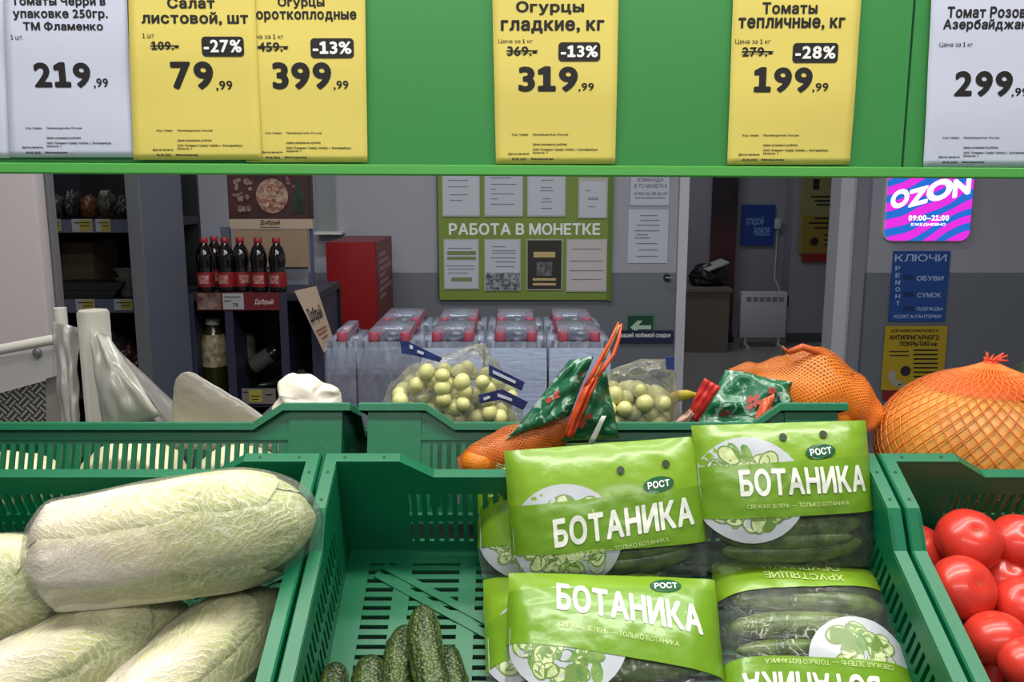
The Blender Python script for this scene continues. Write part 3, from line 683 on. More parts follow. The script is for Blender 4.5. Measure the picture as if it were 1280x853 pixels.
# clear wall pocket with ledge
e = empty('wall_pocket', at(407, 292, YW-.1), 'clear plastic pocket on a white ledge right of pizza board', 'pocket')
local(plate(MB(), 394, 205, 418, 290, YW-.08, .07).done('pocket', film('pocket_film', '#bcc8c4', .35, .15, .8, 9, .4), smooth=False), e)
local(plate(MB(), 393, 290, 427, 293.5, YW-.12, .115).done('ledge', white_pl, smooth=False), e)
# red cabinet
xa, xb = at(409, 360, 4.25).x, at(471, 360, 4.25).x
e = empty('fire_cabinet', ((xa+xb)/2, 4.5, 0), 'red metal cabinet against the grey wall left of notice board', 'cabinet')
zt = at(440, 303, 4.25).z
local(MB().box((xa, 4.25, 0), (xb-.003, 4.262, zt)).done('door', red, smooth=False), e)
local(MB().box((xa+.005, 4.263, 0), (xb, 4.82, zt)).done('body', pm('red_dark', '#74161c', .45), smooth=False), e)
q = MB()
for i in range(7): 
    z = zt - .06 - i*.035
    q.box((xb, 4.36, z-.02), (xb+.001, 4.36+.2+.1*((i*37) % 3), z))
local(q.done('side_print', pm('print_rose', '#9a7074', .5), smooth=False), e)

# ------------------------------------------------------------------ shrink-wrapped water
Yf = 2.2; pit = .08
z_cap = at(600, 415, Yf).z; hB = .31; zb0 = z_cap - hB
MB().box((-.75, Yf-.06, 0), (.4, Yf+.62, zb0-.002)).done('plinth', pm('plinth_grey', '#5a5d66', .6), smooth=False, kind='structure')
pet = film('pet_bottle', '#c9d8ee', .10, .06, .15, 20, .5)
capw = pm('cap_red_bright', '#a4465a', .45); labw = pm('label_water', '#b9a6ac', .5, col2='#7a3038', scale=25)
mb_b = MB().lathe([(.03, 0), (.037, .006), (.0375, .2), (.034, .22), (.022, .262), (.014, .275), (.0135, .29)], 16).done('bottle', pet)
mb_c = MB().lathe([(.0135, .286), (.014, .288), (.014, .306), (.012, .31)], 16).done('cap', capw)
mb_l = MB().lathe([(.0378, .13), (.038, .133), (.038, .2), (.0378, .203)], 16).done('label', labw)
bandA = film('sheen_water', '#c6d5fa', .62, .3, .7, 12, .25, stretch=(.5, 1, 3)); bandB = film('sheen_water_clear', '#b9c8e6', .22, .2, .8, 12, .25)  # bluish white colour stands in for the reflection on the shrink film
def pack(cols, row, lab, bandm=bandA):
    xs_ = [(.21 - pit*c) for c in cols]; ys = [Yf + pit*(row*3 + k) for k in range(3)]
    o = empty('water_bottle_pack', ((xs_[0]+xs_[-1])/2, ys[1], zb0), lab, 'water pack', 'shrink-wrapped packs of water bottles')
    for x in xs_:
        for y in ys:
            for src in (mb_b,):
                c = src.copy(); C.objects.link(c); c.parent = o; c.location = (x - o.location.x, y - o.location.y, 0)
                for s2 in (mb_c, mb_l):
                    d = s2.copy(); C.objects.link(d); d.parent = c
    wx, wy = (xs_[0]-xs_[-1])/2 + .0398, .08+.0395
    fm = MB().box((-wx, -wy, .001), (wx, wy, .3145)); bmesh.ops.bevel(fm.bm, geom=list(fm.bm.edges), offset=.026, segments=4, affect='EDGES')
    def fn(p):
        k = max(0, (p.z - .2)/.1145)
        s = 1 - .10*k*k
        return Vector((p.x*(1-.06*k*k), p.y*s, p.z))
    fm.warp(fn); fm.done('shrink_film', film_water, o, flat_angle=None)
    q = MB()
    def bfn(u, v):
        z = .05 + .225*v; k = max(0, (z - .2)/.1145)
        return Vector(((-1 + 2*u)*wx*.97*(1-.06*k*k), -wy*(1-.10*k*k) - .0018 - .0006*math.sin(u*40+v*9), z))
    q.grid(bfn, 20, 14)
    q.done('sheen_band', bandm, o)  # unprinted layer, painted sheen over the pack front
pos = ['right', 'second from right', 'third from right', 'fourth from right']
for k in range(4):
    pack((2*k, 2*k+1), 0, f'{pos[k]} front pack of red-capped water bottles, wrapped in film'.replace('right front', 'rightmost front'), bandA if k < 3 else bandB)
    pack((2*k, 2*k+1), 1, f'{pos[k]} rear pack of red-capped water bottles, behind the front row'.replace('right rear', 'rightmost rear'))
pack((8,), 0, 'narrow leftmost pack of red-capped water bottles beside the red cabinet', bandB)
for o in (mb_b, mb_c, mb_l): bpy.data.objects.remove(o)

# ------------------------------------------------------------------ left: white tubular trolley, film roll post
Yt = 1.75
wtube = pm('white_tube', '#cfcac2', 0.35)
e = empty('trolley', (at(40, 500, Yt).x, Yt, 0), 'white tubular trolley frame with chequered metal plate, far left edge', 'trolley')
A, B_ = at(-30, 443, Yt), at(76, 423, Yt)
local(MB().tube([A, B_], .0105, 12).done('hand_rail', wtube), e)
pp = at(71, 386, Yt)
local(MB().tube([(pp.x, Yt+.012, 0), (pp.x, Yt+.012, pp.z)], .0125, 14).done('upright', wtube), e)
local(MB().prism([at(-30, 452, Yt), at(66, 437, Yt), at(66, 470, Yt), at(-30, 500, Yt)], (0, .004, 0)).done('side_plate', pm('plate_grey', '#a8a5a2', .4), smooth=False), e)
cm = bpy.data.materials.new('chequer_plate'); cm.use_nodes = True; N, L = nt(cm); bb = N['Principled BSDF']
bb.inputs['Base Color'].default_value = lin('#7b776e'); bb.inputs['Metallic'].default_value = .8; bb.inputs['Roughness'].default_value = .35
tc = N.new('ShaderNodeTexCoord'); ck = N.new('ShaderNodeTexBrick'); mp = N.new('ShaderNodeMapping'); mp.inputs['Rotation'].default_value = (PI/2, math.radians(0), 0); mp.inputs['Scale'].default_value = (28, 28, 28)
L.new(tc.outputs['Object'], mp.inputs[0])
sp = N.new('ShaderNodeSeparateXYZ'); L.new(tc.outputs['Object'], sp.inputs[0])
def MN(op, a, c=None):
    n = N.new('ShaderNodeMath'); n.operation = op
    for i, x in enumerate((a, c)):
        if x is None: continue
        if isinstance(x, (int, float)): n.inputs[i].default_value = x
        else: L.new(x, n.inputs[i])
    return n.outputs[0]
Uc, Vc = MN('MULTIPLY', MN('ADD', sp.outputs[0], sp.outputs[2]), 70), MN('MULTIPLY', MN('SUBTRACT', sp.outputs[0], sp.outputs[2]), 70)
par = MN('MODULO', MN('ADD', MN('FLOOR', MN('MULTIPLY', Uc, .5)), MN('FLOOR', MN('MULTIPLY', Vc, .5))), 2)
par = MN('ABSOLUTE', par)
s1 = MN('LESS_THAN', MN('ABSOLUTE', MN('SUBTRACT', MN('FRACT', Uc), .5)), .22); s2 = MN('LESS_THAN', MN('ABSOLUTE', MN('SUBTRACT', MN('FRACT', Vc), .5)), .22)
hgt = MN('ADD', MN('MULTIPLY', s1, par), MN('MULTIPLY', s2, MN('SUBTRACT', 1, par)))
bp = N.new('ShaderNodeBump'); bp.inputs['Distance'].default_value = .004; L.new(hgt, bp.inputs['Height']); L.new(bp.outputs[0], bb.inputs['Normal'])
mxx = N.new('ShaderNodeMix'); mxx.data_type = 'RGBA'; L.new(hgt, mxx.inputs['Factor']); mxx.inputs['A'].default_value = lin('#5a564c'); mxx.inputs['B'].default_value = lin('#c9c5ba'); L.new(mxx.outputs['Result'], bb.inputs['Base Color'])
local(MB().prism([at(-30, 500, Yt+.03), at(57, 476, Yt+.03), at(57, 560, Yt+.03), at(-30, 560, Yt+.03)], (0, .004, 0)).done('chequered_plate', cm, smooth=False), e)
local(MB().prism([at(57, 474, Yt+.028), at(76, 468, Yt+.028), at(78, 560, Yt+.028), at(58, 560, Yt+.028)], (0, .004, 0)).done('corner_plate', pm('plate_beige', '#8f8880', .4), smooth=False), e)
c = at(47, 441, Yt-.002)
local(MB().lathe([(.009, 0), (.009, .004), (.006, .006)], 12, Matrix.Translation(c) @ Matrix.Rotation(PI/2, 4, 'X')).done('bolt', steel), e)

Yp = 1.5
c = at(116, 388, Yp)
e = empty('bag_roll_post', (c.x, Yp, 0), 'white cylindrical post draped with milky plastic film, behind left rear crate', 'bag dispenser')
rr = 19*Yp/F
local(MB().lathe([(rr, 0), (rr, c.z-.004), (rr*.9, c.z), (rr*.5, c.z-.002)], 28, Matrix.Translation((c.x, Yp, 0))).done('post', pm('post_white', '#dcd5c8', .4)), e)
def patch(p00, p10, p11, p01, Y, bulge=0.0, n=14, seed=0, crumple=0.0, Ys=None, M=None):
    Ya = Ys or (Y, Y, Y, Y)
    a, b2, c2, d = at(*p00, Ya[0]), at(*p10, Ya[1]), at(*p11, Ya[2]), at(*p01, Ya[3])
    def fn(u, v):
        p = a.lerp(b2, u).lerp(d.lerp(c2, u), v)
        k = bulge*4*u*(1-u)*(4*v*(1-v))**.5
        k += crumple*noise.noise(Vector((u*4 + seed, v*4, seed*1.7)))
        return p + Vector((0, -k, k*.3))
    return fn
def sheet(name, fn, mt, parent, th=.0008, n=16):
    m = MB().grid(fn, n, n, uv=True)
    o = m.done(name, mt, flat_angle=None)
    md = o.modifiers.new('solid', 'SOLIDIFY'); md.thickness = th
    return local(o, parent) if parent is not None else o
sheet('film_tail', patch((112, 410), (137, 422), (203, 520), (128, 545), Yp, .015, crumple=.012, seed=2, Ys=(Yp-.03, Yp-.01, Yp-.06, Yp-.05)), film_milky, e)
sheet('film_tail', patch((136, 424), (140, 430), (262, 545), (205, 545), Yp, .01, crumple=.01, seed=4, Ys=(Yp+.03, Yp+.03, Yp+.05, Yp-.02)), film('milky_film_grey', '#b5afa8', .7, .3, .5, 10, .2), e)
sheet('film_tail', patch((66, 402), (98, 410), (100, 545), (78, 545), Yp, .01, crumple=.012, seed=6, Ys=(Yp+.06, Yp+.03, Yp, Yp)), film('milky_film_pale', '#c9c2b8', .45, .3, .5, 10, .3), e)

# ------------------------------------------------------------------ green price board above the display
YB = 1.07
e = empty('price_board', (0, YB, 1.52), 'long green board of price cards above the vegetable display', 'board')
BX0, BX1 = -.95, .95
zl0, zl1 = at(0, 213, YB).z, at(1280, 219.5, YB).z
def zlow(x): return zl0 + (zl1 - zl0)*((x + .615)/1.24)
xs_ = at(1136, 100, YB).x
for x0, x1, nm in ((BX0, xs_-.0015, 'panel'), (xs_+.0015, BX1, 'panel')):
    m = MB().box((x0, YB, 0), (x1, YB+.012, 1)); m.warp(lambda p: Vector((p.x, p.y, zlow(p.x)+.002 if p.z < .5 else 2.05)))
    local(m.done('panel', board_m, smooth=False), e)
m = MB()
prof = [(YB-.001, .0), (YB-.016, .0), (YB-.0175, .002), (YB-.0165, .0115), (YB-.0135, .0128), (YB-.012, .0125), (YB-.012, .004), (YB-.001, .004)]
n = 24
rings = [[m.bm.verts.new((BX0 + (BX1-BX0)*i/n, y, zlow(BX0 + (BX1-BX0)*i/n) - .004 + z)) for y, z in prof] for i in range(n+1)]
for i in range(n):
    for k in range(len(prof)):
        k2 = (k+1) % len(prof); m.bm.faces.new((rings[i][k], rings[i][k2], rings[i+1][k2], rings[i+1][k]))
m.bm.faces.new(rings[0]); m.bm.faces.new(rings[-1][::-1])
local(m.done('price_rail', rail_m), e)

badge_m = pm('badge_black', '#171210', .6)
def card(x0, x1, xt0, xt1, yb, mt, label, title, unit, price, cents, old=None, badge=None, fine_x=None, Y=YB-.0035, seed=0):
    """a price sheet standing in the rail; px positions read on the board plane"""
    zb = at(x0, yb, Y).z; zt = at(x0, -24, Y).z
    a, b2, c2, d = at(x0, yb, Y).x, at(x1, yb, Y).x, at(xt0, 0, Y).x, at(xt1, 0, Y).x
    o = empty('price_card', ((a+b2)/2, Y, zb), label, 'price card', 'price cards on the green board')
    def depth(x, z):
        t = (z - zb)/(zt - zb); u = (x - a)/(b2 - a)
        return Y - .0022*math.sin(PI*max(0, min(1, t*.85))) * (.6 + .4*math.sin(3*u + seed)) - .0006*math.sin(9*t+seed)*math.sin(PI*max(0, min(1, t)))
    def sfn(u, v):
        z = zb + (zt - zb)*v
        k = v*(0 - yb)/(-24 - yb) if False else v
        x = (a + (c2-a)*k)*(1-u) + (b2 + (d-b2)*k)*u
        return Vector((x, depth(x, z), z))
    m = MB().grid(sfn, 16, 24); p = m.done('paper', mt, flat_angle=None)
    md = p.modifiers.new('solid', 'SOLIDIFY'); md.thickness = .0003; md.offset = 0
    local(p, o)
    def on(k=.0005): return lambda x, z: Vector((x, depth(x, z) - k, z))
    def T(mb, s, r, bold, k=.0005):
        xa, xb, za, zb_ = rect(r[0], r[1], r[2], r[3], Y); add_text(mb, s, on(k), xa, xb, za, zb_, bold, 26 if r[3]-r[1] > 8 else 12)
    m = MB()
    for s, r in title: T(m, s, r, .038)
    local(m.done('product_name', ink, smooth=False), o)
    m = MB(); T(m, unit[0], unit[1], .0); local(m.done('unit_note', ink, smooth=False), o); m = MB()
    fx, fy = fine_x, yb
    T(m, 'Производитель: Россия', (fx+54, fy-38, fx+98, fy-35), .03); T(m, 'Цена указана в рублях', (fx+54, fy-26, fx+97, fy-22.5), .03)
    T(m, 'ООО "Элемент-Трейд" 620016, г. Екатеринбург,', (fx+54, fy-19.5, fx+136, fy-16), .03); T(m, 'Щорса, 7', (fx+54, fy-15.5, fx+73, fy-12.5), .03); T(m, 'Менеджер', (fx+52, fy-7.5, fx+80, fy-4.5), .05)
    T(m, 'Код товара', (fx+28, fy-38, fx+48, fy-35), .03); T(m, 'Дата печати', (fx+23, fy-14, fx+49, fy-11), .04); T(m, '09.01.2025', (fx+28, fy-7.5, fx+46, fy-4.5), .05)
    local(m.done('fine_print', ink, smooth=False), o)
    m = MB(); T(m, price[0], price[1], .04); T(m, cents[0], cents[1], .02); local(m.done('price', ink, smooth=False), o)
    if old:
        m = MB(); T(m, old[0], old[1], .025)
        xa, xb, za, zb_ = rect(old[1][0]-1, old[1][1]+5, old[1][2]+1, old[1][1]+7, Y)
        q = on(.0012); m.quad([q(xa, za), q(xb, za), q(xb, zb_), q(xa, zb_)]); local(m.done('old_price', ink, smooth=False), o)
    if badge:
        xa, xb, za, zb_ = rect(*badge[1], Y)
        P = rrect(xa, xb, za, zb_, .0045, 0); q = on(.0006); k = on(.0006)
        m = MB(); cx = (xa+xb)/2; m.quad([q(v.x, v.z) for v in P]); bo = local(m.done('discount_badge', badge_m, smooth=False), o)
        m = MB(); r = badge[1]; T(m, badge[0], (r[0]+3, r[1]+4, r[2]-3, r[3]-5), .03, .0011); t = m.done('badge_figures', inkw, smooth=False)
        t.parent = bo; t.matrix_parent_inverse = o.matrix_basis.inverted() @ Matrix.Identity(4)
        t.matrix_parent_inverse = (o.matrix_basis @ bo.matrix_parent_inverse).inverted()
    return o
blank = card(-142, 13, -145, 10, 198, wht, 'white price card cut by the left frame edge, no writing in view', [('Томаты', (-120, 0, -60, 12))], ('1 шт.', (-130, 44, -114, 50)), ('199', (-110, 78, -40, 110)), (',99', (-38, 97, -20, 110)), fine_x=-142, Y=YB-.0030)
for ch in kids(blank):
    if not ch.name.startswith('paper'): bpy.data.objects.remove(ch)
card(13, 167, 8, 160, 197, wht, 'white price card reading 219,99 at left of the board', [('Томаты Черри в', (15, -4, 133, 10)), ('упаковке 250гр.', (17, 12, 136, 26)), ('ТМ Фламенко', (30, 27.5, 130, 39))],
     ('1 шт.', (15, 44, 31, 50)), ('219', (42, 78, 115, 110)), (',99', (117, 98, 136, 111)), fine_x=5, Y=YB-.0045, seed=1)
card(167, 327, 162, 319, 200, yel, 'yellow price card reading 79,99 with minus 27 percent badge', [('Салат', (209, -3, 269, 11)), ('листовой, шт', (177, 15, 311, 32))],
     ('1 шт', (179, 42, 194, 48)), ('79', (213, 77, 268, 112)), (',99', (270, 101, 291, 114)), ('109.-', (190, 52, 224, 63)), ('-27%', (252, 46, 306, 71)), fine_x=168, Y=YB-.0062, seed=2)
card(308, 459.5, 303, 457, 203, yel, 'yellow price card reading 399,99 partly under the 79,99 card', [('Огурцы', (347, -3, 406, 11)), ('короткоплодные', (311, 14, 446, 28))],
     ('Цена за 1 кг', (310, 43, 355, 50)), ('399', (340, 78, 415, 112)), (',99', (417, 101, 436, 113)), ('459.-', (323, 53, 360, 65)), ('-13%', (388, 48, 443, 73)), fine_x=304, Y=YB-.0035, seed=3)
card(620, 769, 615, 773, 205, yel, 'yellow price card reading 319,99 alone in middle of board', [('Огурцы', (645, 1.5, 730, 19)), ('гладкие, кг', (626, 25, 755, 42))],
     ('Цена за 1 кг', (623, 49, 666, 55)), ('319', (648, 83, 722, 115)), (',99', (723, 104, 742, 115)), ('369.-', (634, 58, 671, 70)), ('-13%', (698, 53, 750, 77)), fine_x=612, seed=4)
card(909, 1062, 916, 1076, 206, yel, 'yellow price card reading 199,99 right of middle on board', [('Томаты', (953, 3, 1021, 18)), ('тепличные, кг', (923, 22, 1055, 38))],
     ('Цена за 1 кг', (919, 49, 963, 56)), ('199', (943, 84, 1014, 116)), (',99', (1015, 104, 1034, 116)), ('279.-', (928, 59, 965, 71)), ('-28%', (991, 54, 1046, 79)), fine_x=900, seed=5)
card(1154, 1309, 1163, 1322, 209, wht, 'white price card reading 299,99 at right edge of board', [('Томат Розовый', (1184, 8, 1300, 23)), ('Азербайджан, кг', (1179, 24, 1306, 40))],
     ('Цена за 1 кг', (1174, 53, 1215, 60)), ('299', (1194, 89, 1263, 121)), (',99', (1264, 110, 1283, 122)), fine_x=1150, seed=6)

# ------------------------------------------------------------------ produce crates
CH = .145
def zprof(s, Lh):      # top line of a wall: high corners, lower middle; s measured from the middle
    d = Lh - abs(s)
    if d < .072: return CH
    if d < .108: return CH - .024*(d-.072)/.036
    return CH - .024
def wall_panel(Lh, th, fix, axis, solid, rows, pitch, open_frac=.5):
    """upright slotted wall; axis 0 = runs along x at y=fix, 1 = runs along y at x=fix"""
    m = MB()
    def P(s, d, z): return Vector((s, fix + d, z)) if axis == 0 else Vector((fix + d, s, z))
    def bx(s0, s1, z0, z1, d0=0, d1=th):
        a = P(s0, d0, z0); b = P(s1, d1, z1); m.box(tuple(map(min, zip(a, b))), tuple(map(max, zip(a, b))))
    zt = CH - .034
    S0 = Lh - solid
    bx(-Lh, -S0, 0, zt); bx(S0, Lh, 0, zt)
    z = 0
    for z0, z1 in rows:
        bx(-S0, S0, z, z0)
        n = int(2*S0/pitch)
        for i in range(n):
            s = -S0 + (i + .5)*2*S0/n; hw = (1-open_frac)*S0/n
            bx(s-hw, s+hw, z0, z1)
        z = z1
    bx(-S0, S0, z, zt)
    out = [P(-Lh, 0, zt), P(Lh, 0, zt)] + [P(s, 0, zprof(s, Lh)) for s in (Lh, Lh-.072, Lh-.108, -Lh+.108, -Lh+.072, -Lh)]
    m.prism(out, P(0, th, 0) - P(0, 0, 0))
    return m
def make_crate():
    e = empty('produce_crate')
    lx, ly, th = .292, .192, .004
    rows = [(.02, .054), (.064, .098)]
    for yy, nm in ((ly-th, 'long_wall'), (-ly, 'long_wall')):
        m = wall_panel(lx, th, yy, 0, .078, rows, .0115)
        yo = yy + th if yy > 0 else yy - .0025     # outer corner plates and ledge stand proud
        for sx in (-1, 1):
            a, b2 = sorted((sx*lx, sx*(lx-.066))); m.box((a, yo, 0), (b2, yo+.0025, CH-.004))
        m.box((-lx+.066, yo, .102), (lx-.066, yo+.0025, .108))
        m.done(nm, crate_m, e, smooth=False)
    for xx in (lx-th, -lx):
        wall_panel(ly-th-.0005, th, xx, 1, .055, rows, .0115).done('end_wall', crate_m, e, smooth=False)
    # rim flange around the top
    m = MB(); path = []
    S1 = [-1, -.7, .7, 1]
    def side(Lh): return [-Lh, -Lh+.072, -Lh+.108, Lh-.108, Lh-.072]
    for s in side(lx): path.append((s, -ly, zprof(s, lx), 0, -1))
    for s in side(ly): path.append((lx, s, zprof(s, ly), 1, 0))
    for s in side(lx): path.append((-s, ly, zprof(s, lx), 0, 1))
    for s in side(ly): path.append((-lx, -s, zprof(s, ly), -1, 0))
    w_ = .011; sec = []
    for i, (x, y, z, nx, ny) in enumerate(path):
        if i % 5 == 0: px_, py_ = path[i-1][3], path[i-1][4]; nx, ny = nx+px_, ny+py_
        ix, iy = -nx*.0035, -ny*.0035
        sec.append([m.bm.verts.new(v) for v in ((x+ix, y+iy, z-.001), (x+ix, y+iy, z+.003), (x+nx*w_*.85, y+ny*w_*.85, z+.003), (x+nx*w_, y+ny*w_, z+.001), (x+nx*w_, y+ny*w_, z-.007), (x+nx*(w_-.002), y+ny*(w_-.002), z-.007), (x+nx*(w_-.002), y+ny*(w_-.002), z-.001))])
    for i in range(len(sec)):
        a, b2 = sec[i], sec[(i+1) % len(sec)]
        for k in range(7): m.bm.faces.new((a[k], a[(k+1) % 7], b2[(k+1) % 7], b2[k]))
    m.done('rim', crate_m, e, smooth=False)
    m = MB()
    for sx in (-1, 1):
        for sy in (-1, 1):
            for x, y in ((lx+.003, ly-.02), (lx+.003, ly-.06), (lx-.012, ly+.003), (lx-.055, ly+.003)): m.disc((sx*x, sy*y, CH+.0034), (.0018, 0, 0), (0, .0018, 0), 10)
    m.done('rim_hole', pm('hole_dark', '#062a1e', .6), e, smooth=False)
    # slatted floor: long ribs, short cross bars, two slanting ribs
    m = MB(); t0, t1 = 0.0, .005
    ix, iy = lx-th, ly-th
    nrib = 6; rib = [-ix + .016, -ix + .066] + [(-ix + .066 + (2*ix-.132)*i/nrib) for i in range(1, nrib)] + [ix - .066, ix - .016]
    m.box((-ix, -iy, t0), (ix, -iy+.02, t1)); m.box((-ix, iy-.02, t0), (ix, iy, t1))
    for r in rib: m.box((r-.0095, -iy+.02, t0), (r+.0095, iy-.02, t1))
    m.box((-ix, -iy+.02, t0), (rib[0]-.0095, iy-.02, t1)); m.box((rib[-1]+.0095, -iy+.02, t0), (ix, iy-.02, t1))
    nb_ = 27
    for i in range(nb_):
        y = -iy + .02 + (2*iy-.04)*(i+.5)/nb_
        for a, b2 in zip(rib, rib[1:]): m.box((a+.0095, y-.0034, t0), (b2-.0095, y+.0034, t1-.0008))
    m.done('slatted_floor', crate_m, e, smooth=False)
    m = MB()
    for sx in (-1, 1):
        for o in (-.007, .007):
            p, q = Vector((sx*.25, iy-.03, 0)), Vector((-sx*.25, -iy+.03, 0)); d = (q-p).normalized(); nn = Vector((-d.y, d.x, 0))
            pts = [p + nn*(o-.0045), p + nn*(o+.0045), q + nn*(o+.0045), q + nn*(o-.0045)]
            m.prism([Vector((v.x, v.y, t1+.0003)) for v in pts], (0, 0, .001))
    m.done('diagonal_rib', crate_m, e, smooth=False)
    return e
SL1, SL2 = math.radians(25.9), math.radians(-20)
RY, RZ = 1.2 , 0
_p = at(640, 503.5, 1.062); RY = 1.062 + .2*math.cos(SL2) + .148*math.sin(SL2); RZ = _p.z + .2*math.sin(SL2) - .148*math.cos(SL2)
MF = {}
proto = make_crate()
def crate(x, y, z, sl, lab, key, first=False):
    o = proto if first else copy_tree(proto)
    o.rotation_euler = (sl, 0, 0); o.location = (x, y, z); tag(o, lab, 'crate', 'green produce crates')
    MF[key] = Matrix.Translation((x, y, z)) @ Matrix.Rotation(sl, 4, 'X')
crate(.097, .8164, .9887, SL1, 'green front crate in the middle holding cucumber packs', 'mid', True)
crate(-.513, .8164, .9887, SL1, 'green front crate at left holding wrapped cabbages', 'left')
crate(.707, .8164, .9887, SL1, 'green front crate at right holding red tomatoes', 'right')
crate(.113, RY, RZ, SL2, 'green rear crate in the middle holding bagged grapes', 'mid2')
crate(-.503, RY, RZ, SL2, 'green rear crate at left with pale goods behind its slots', 'left2')
# stand that carries the crates
e = empty('display_stand', (0, 1.0, 0), 'dark sloping stand that carries the green crates', 'stand')
st = pm('stand_dark', '#14181a', .6)
for M_, nm in ((Matrix.Translation((0, .8164, .9887)) @ Matrix.Rotation(SL1, 4, 'X'), 'deck'), (Matrix.Translation((0, RY, RZ)) @ Matrix.Rotation(SL2, 4, 'X'), 'deck')):
    local(MB().box((-1.0, -.2, -.03), (1.2, .2, -.0006), M_).done(nm, st, smooth=False), e)
for x in (-.95, 1.15):
    for y, z in ((.68, .88), (.95, 1.01), (1.09, 1.0), (1.36, .9)):
        local(MB().box((x-.02, y-.02, 0), (x+.02, y+.02, z-.03)).done('leg', st, smooth=False), e)

def cpt(key, px, py, h):
    M_ = MF[key]; n = (M_.to_3x3() @ Vector((0, 0, 1))); p0 = M_ @ Vector((0, 0, h))
    return at_plane(px, py, p0, n)
def cmat(key, px, py, h, rz=0, rx=0, ry=0):
    p = cpt(key, px, py, h)
    return Matrix.Translation(p) @ MF[key].to_3x3().to_4x4() @ Matrix.Rotation(rz, 4, 'Z') @ Matrix.Rotation(ry, 4, 'Y') @ Matrix.Rotation(rx, 4, 'X')

# ------------------------------------------------------------------ tomatoes
tm = pm('tomato_skin', '#d63a2c', .3, var=-.12, scale=14, spec=.45, coat=.15, sub=.06)
scar = pm('stem_scar', '#a05a28', .6)
def make_tomato():
    o = empty('tomato')
    m = MB().sphere((0, 0, 0), 1, 4)
    def fn(p):
        a = math.atan2(p.y, p.x); rxy = math.hypot(p.x, p.y)
        d = 1 + .018*math.cos(5*a)*rxy*max(0, p.z) + .02*noise.noise(p*1.7)
        z = p.z*.84
        if p.z > .6: z -= .35*max(0, .45 - rxy)**1.3*(1.0)
        return Vector((p.x*d, p.y*d, z))
    m.warp(fn).done('body', tm, o, flat_angle=None)
    m = MB()
    for i in range(5):
        a = 2*PI*i/5 + .3
        m.prism([(0.02*math.cos(a+1.5), .02*math.sin(a+1.5), .70), (.10*math.cos(a), .10*math.sin(a), .735), (.02*math.cos(a-1.5), .02*math.sin(a-1.5), .70)], (0, 0, .02))
    m.done('stem_scar', scar, o, flat_angle=None)
    return o
tp = None
TL = [(1211, 676, 40, .088, 'large tomato at the back of right crate, left of back-row neighbour', .3, .1), (1146, 688, 35, .055, 'tomato half hidden by the left rim of right crate', 0, 0), (1274, 678, 36, .085, 'tomato at the back of right crate, cut by frame edge', .2, 0),
      (1204, 736, 41, .088, 'large tomato in middle row of right crate, nearest left rim', .5, -.2), (1256, 723, 33, .058, 'tomato lying deep between the two biggest ones', .2, 0), (1281, 757, 36, .083, 'shiny tomato right of middle in right crate, cut by frame', .3, .3),
      (1244, 798, 38, .083, 'tomato in the front of right crate, long highlight, beside rim', .6, -.1), (1286, 832, 37, .09, 'lowest tomato at the bottom right corner of frame', .3, .1)]
for px, py, r, h, lab, rx, ry in TL:
    if tp is None: tp = o = make_tomato()
    else: o = copy_tree(tp)
    M_ = cmat('right', px, py, h, px*.7, rx, ry)
    d = (M_.translation - CAM).dot(Vector((0, math.cos(PITCH), -math.sin(PITCH))))
    rw = r*d/F
    o.matrix_world = M_ @ Matrix.Scale(rw, 4); o.scale = (rw, rw, rw); tag(o, lab, 'tomato', 'tomatoes in the right crate')
k = 0
for j in range(5):
    for i in range(4):
        x, y = -.25 + .067*i + (.02 if j % 2 else 0), .14 - .066*j
        o = copy_tree(tp); o.matrix_world = MF['right'] @ Matrix.Translation((x, y, .033)) @ Matrix.Rotation(i*2.1+j, 4, 'Z') @ Matrix.Rotation(.4, 4, 'X'); o.scale = (.031,)*3
        tag(o, 'tomato of the under layer in right crate', 'tomato', 'tomatoes in the right crate'); k += 1

# ------------------------------------------------------------------ loose prickly cucumbers
def cuc_mat(name, a, c2, stripe):
    m = bpy.data.materials.new(name); m.use_nodes = True; N, L = nt(m); b = N['Principled BSDF']
    tc = N.new('ShaderNodeTexCoord'); mp = N.new('ShaderNodeMapping'); mp.inputs['Scale'].default_value = (130, 14, 130); L.new(tc.outputs['Object'], mp.inputs[0])
    n = N.new('ShaderNodeTexNoise'); n.inputs['Scale'].default_value = 1; n.inputs['Detail'].default_value = 3; L.new(mp.outputs[0], n.inputs['Vector'])
    n2 = N.new('ShaderNodeTexVoronoi'); n2.inputs['Scale'].default_value = 260; L.new(tc.outputs['Object'], n2.inputs['Vector'])
    cr = N.new('ShaderNodeValToRGB'); cr.color_ramp.elements[0].position = .42; cr.color_ramp.elements[0].color = lin(a); cr.color_ramp.elements[1].position = .72; cr.color_ramp.elements[1].color = lin(c2)
    L.new(n.outputs['Fac'], cr.inputs[0])
    mx = N.new('ShaderNodeMix'); mx.data_type = 'RGBA'; rp = N.new('ShaderNodeValToRGB'); rp.color_ramp.elements[0].position = .0; rp.color_ramp.elements[0].color = (stripe,)*3 + (1,); rp.color_ramp.elements[1].position = .28; rp.color_ramp.elements[1].color = (0, 0, 0, 1)
    L.new(n2.outputs['Distance'], rp.inputs[0]); L.new(rp.outputs[0], mx.inputs['Factor']); L.new(cr.outputs[0], mx.inputs['A']); mx.inputs['B'].default_value = lin('#9aa860')
    L.new(mx.outputs['Result'], b.inputs['Base Color']); b.inputs['Roughness'].default_value = .38
    bp = N.new('ShaderNodeBump'); bp.inputs['Strength'].default_value = .6; bp.inputs['Distance'].default_value = .003; L.new(n2.outputs['Distance'], bp.inputs['Height']); bp.invert = True; L.new(bp.outputs[0], b.inputs['Normal'])
    return m
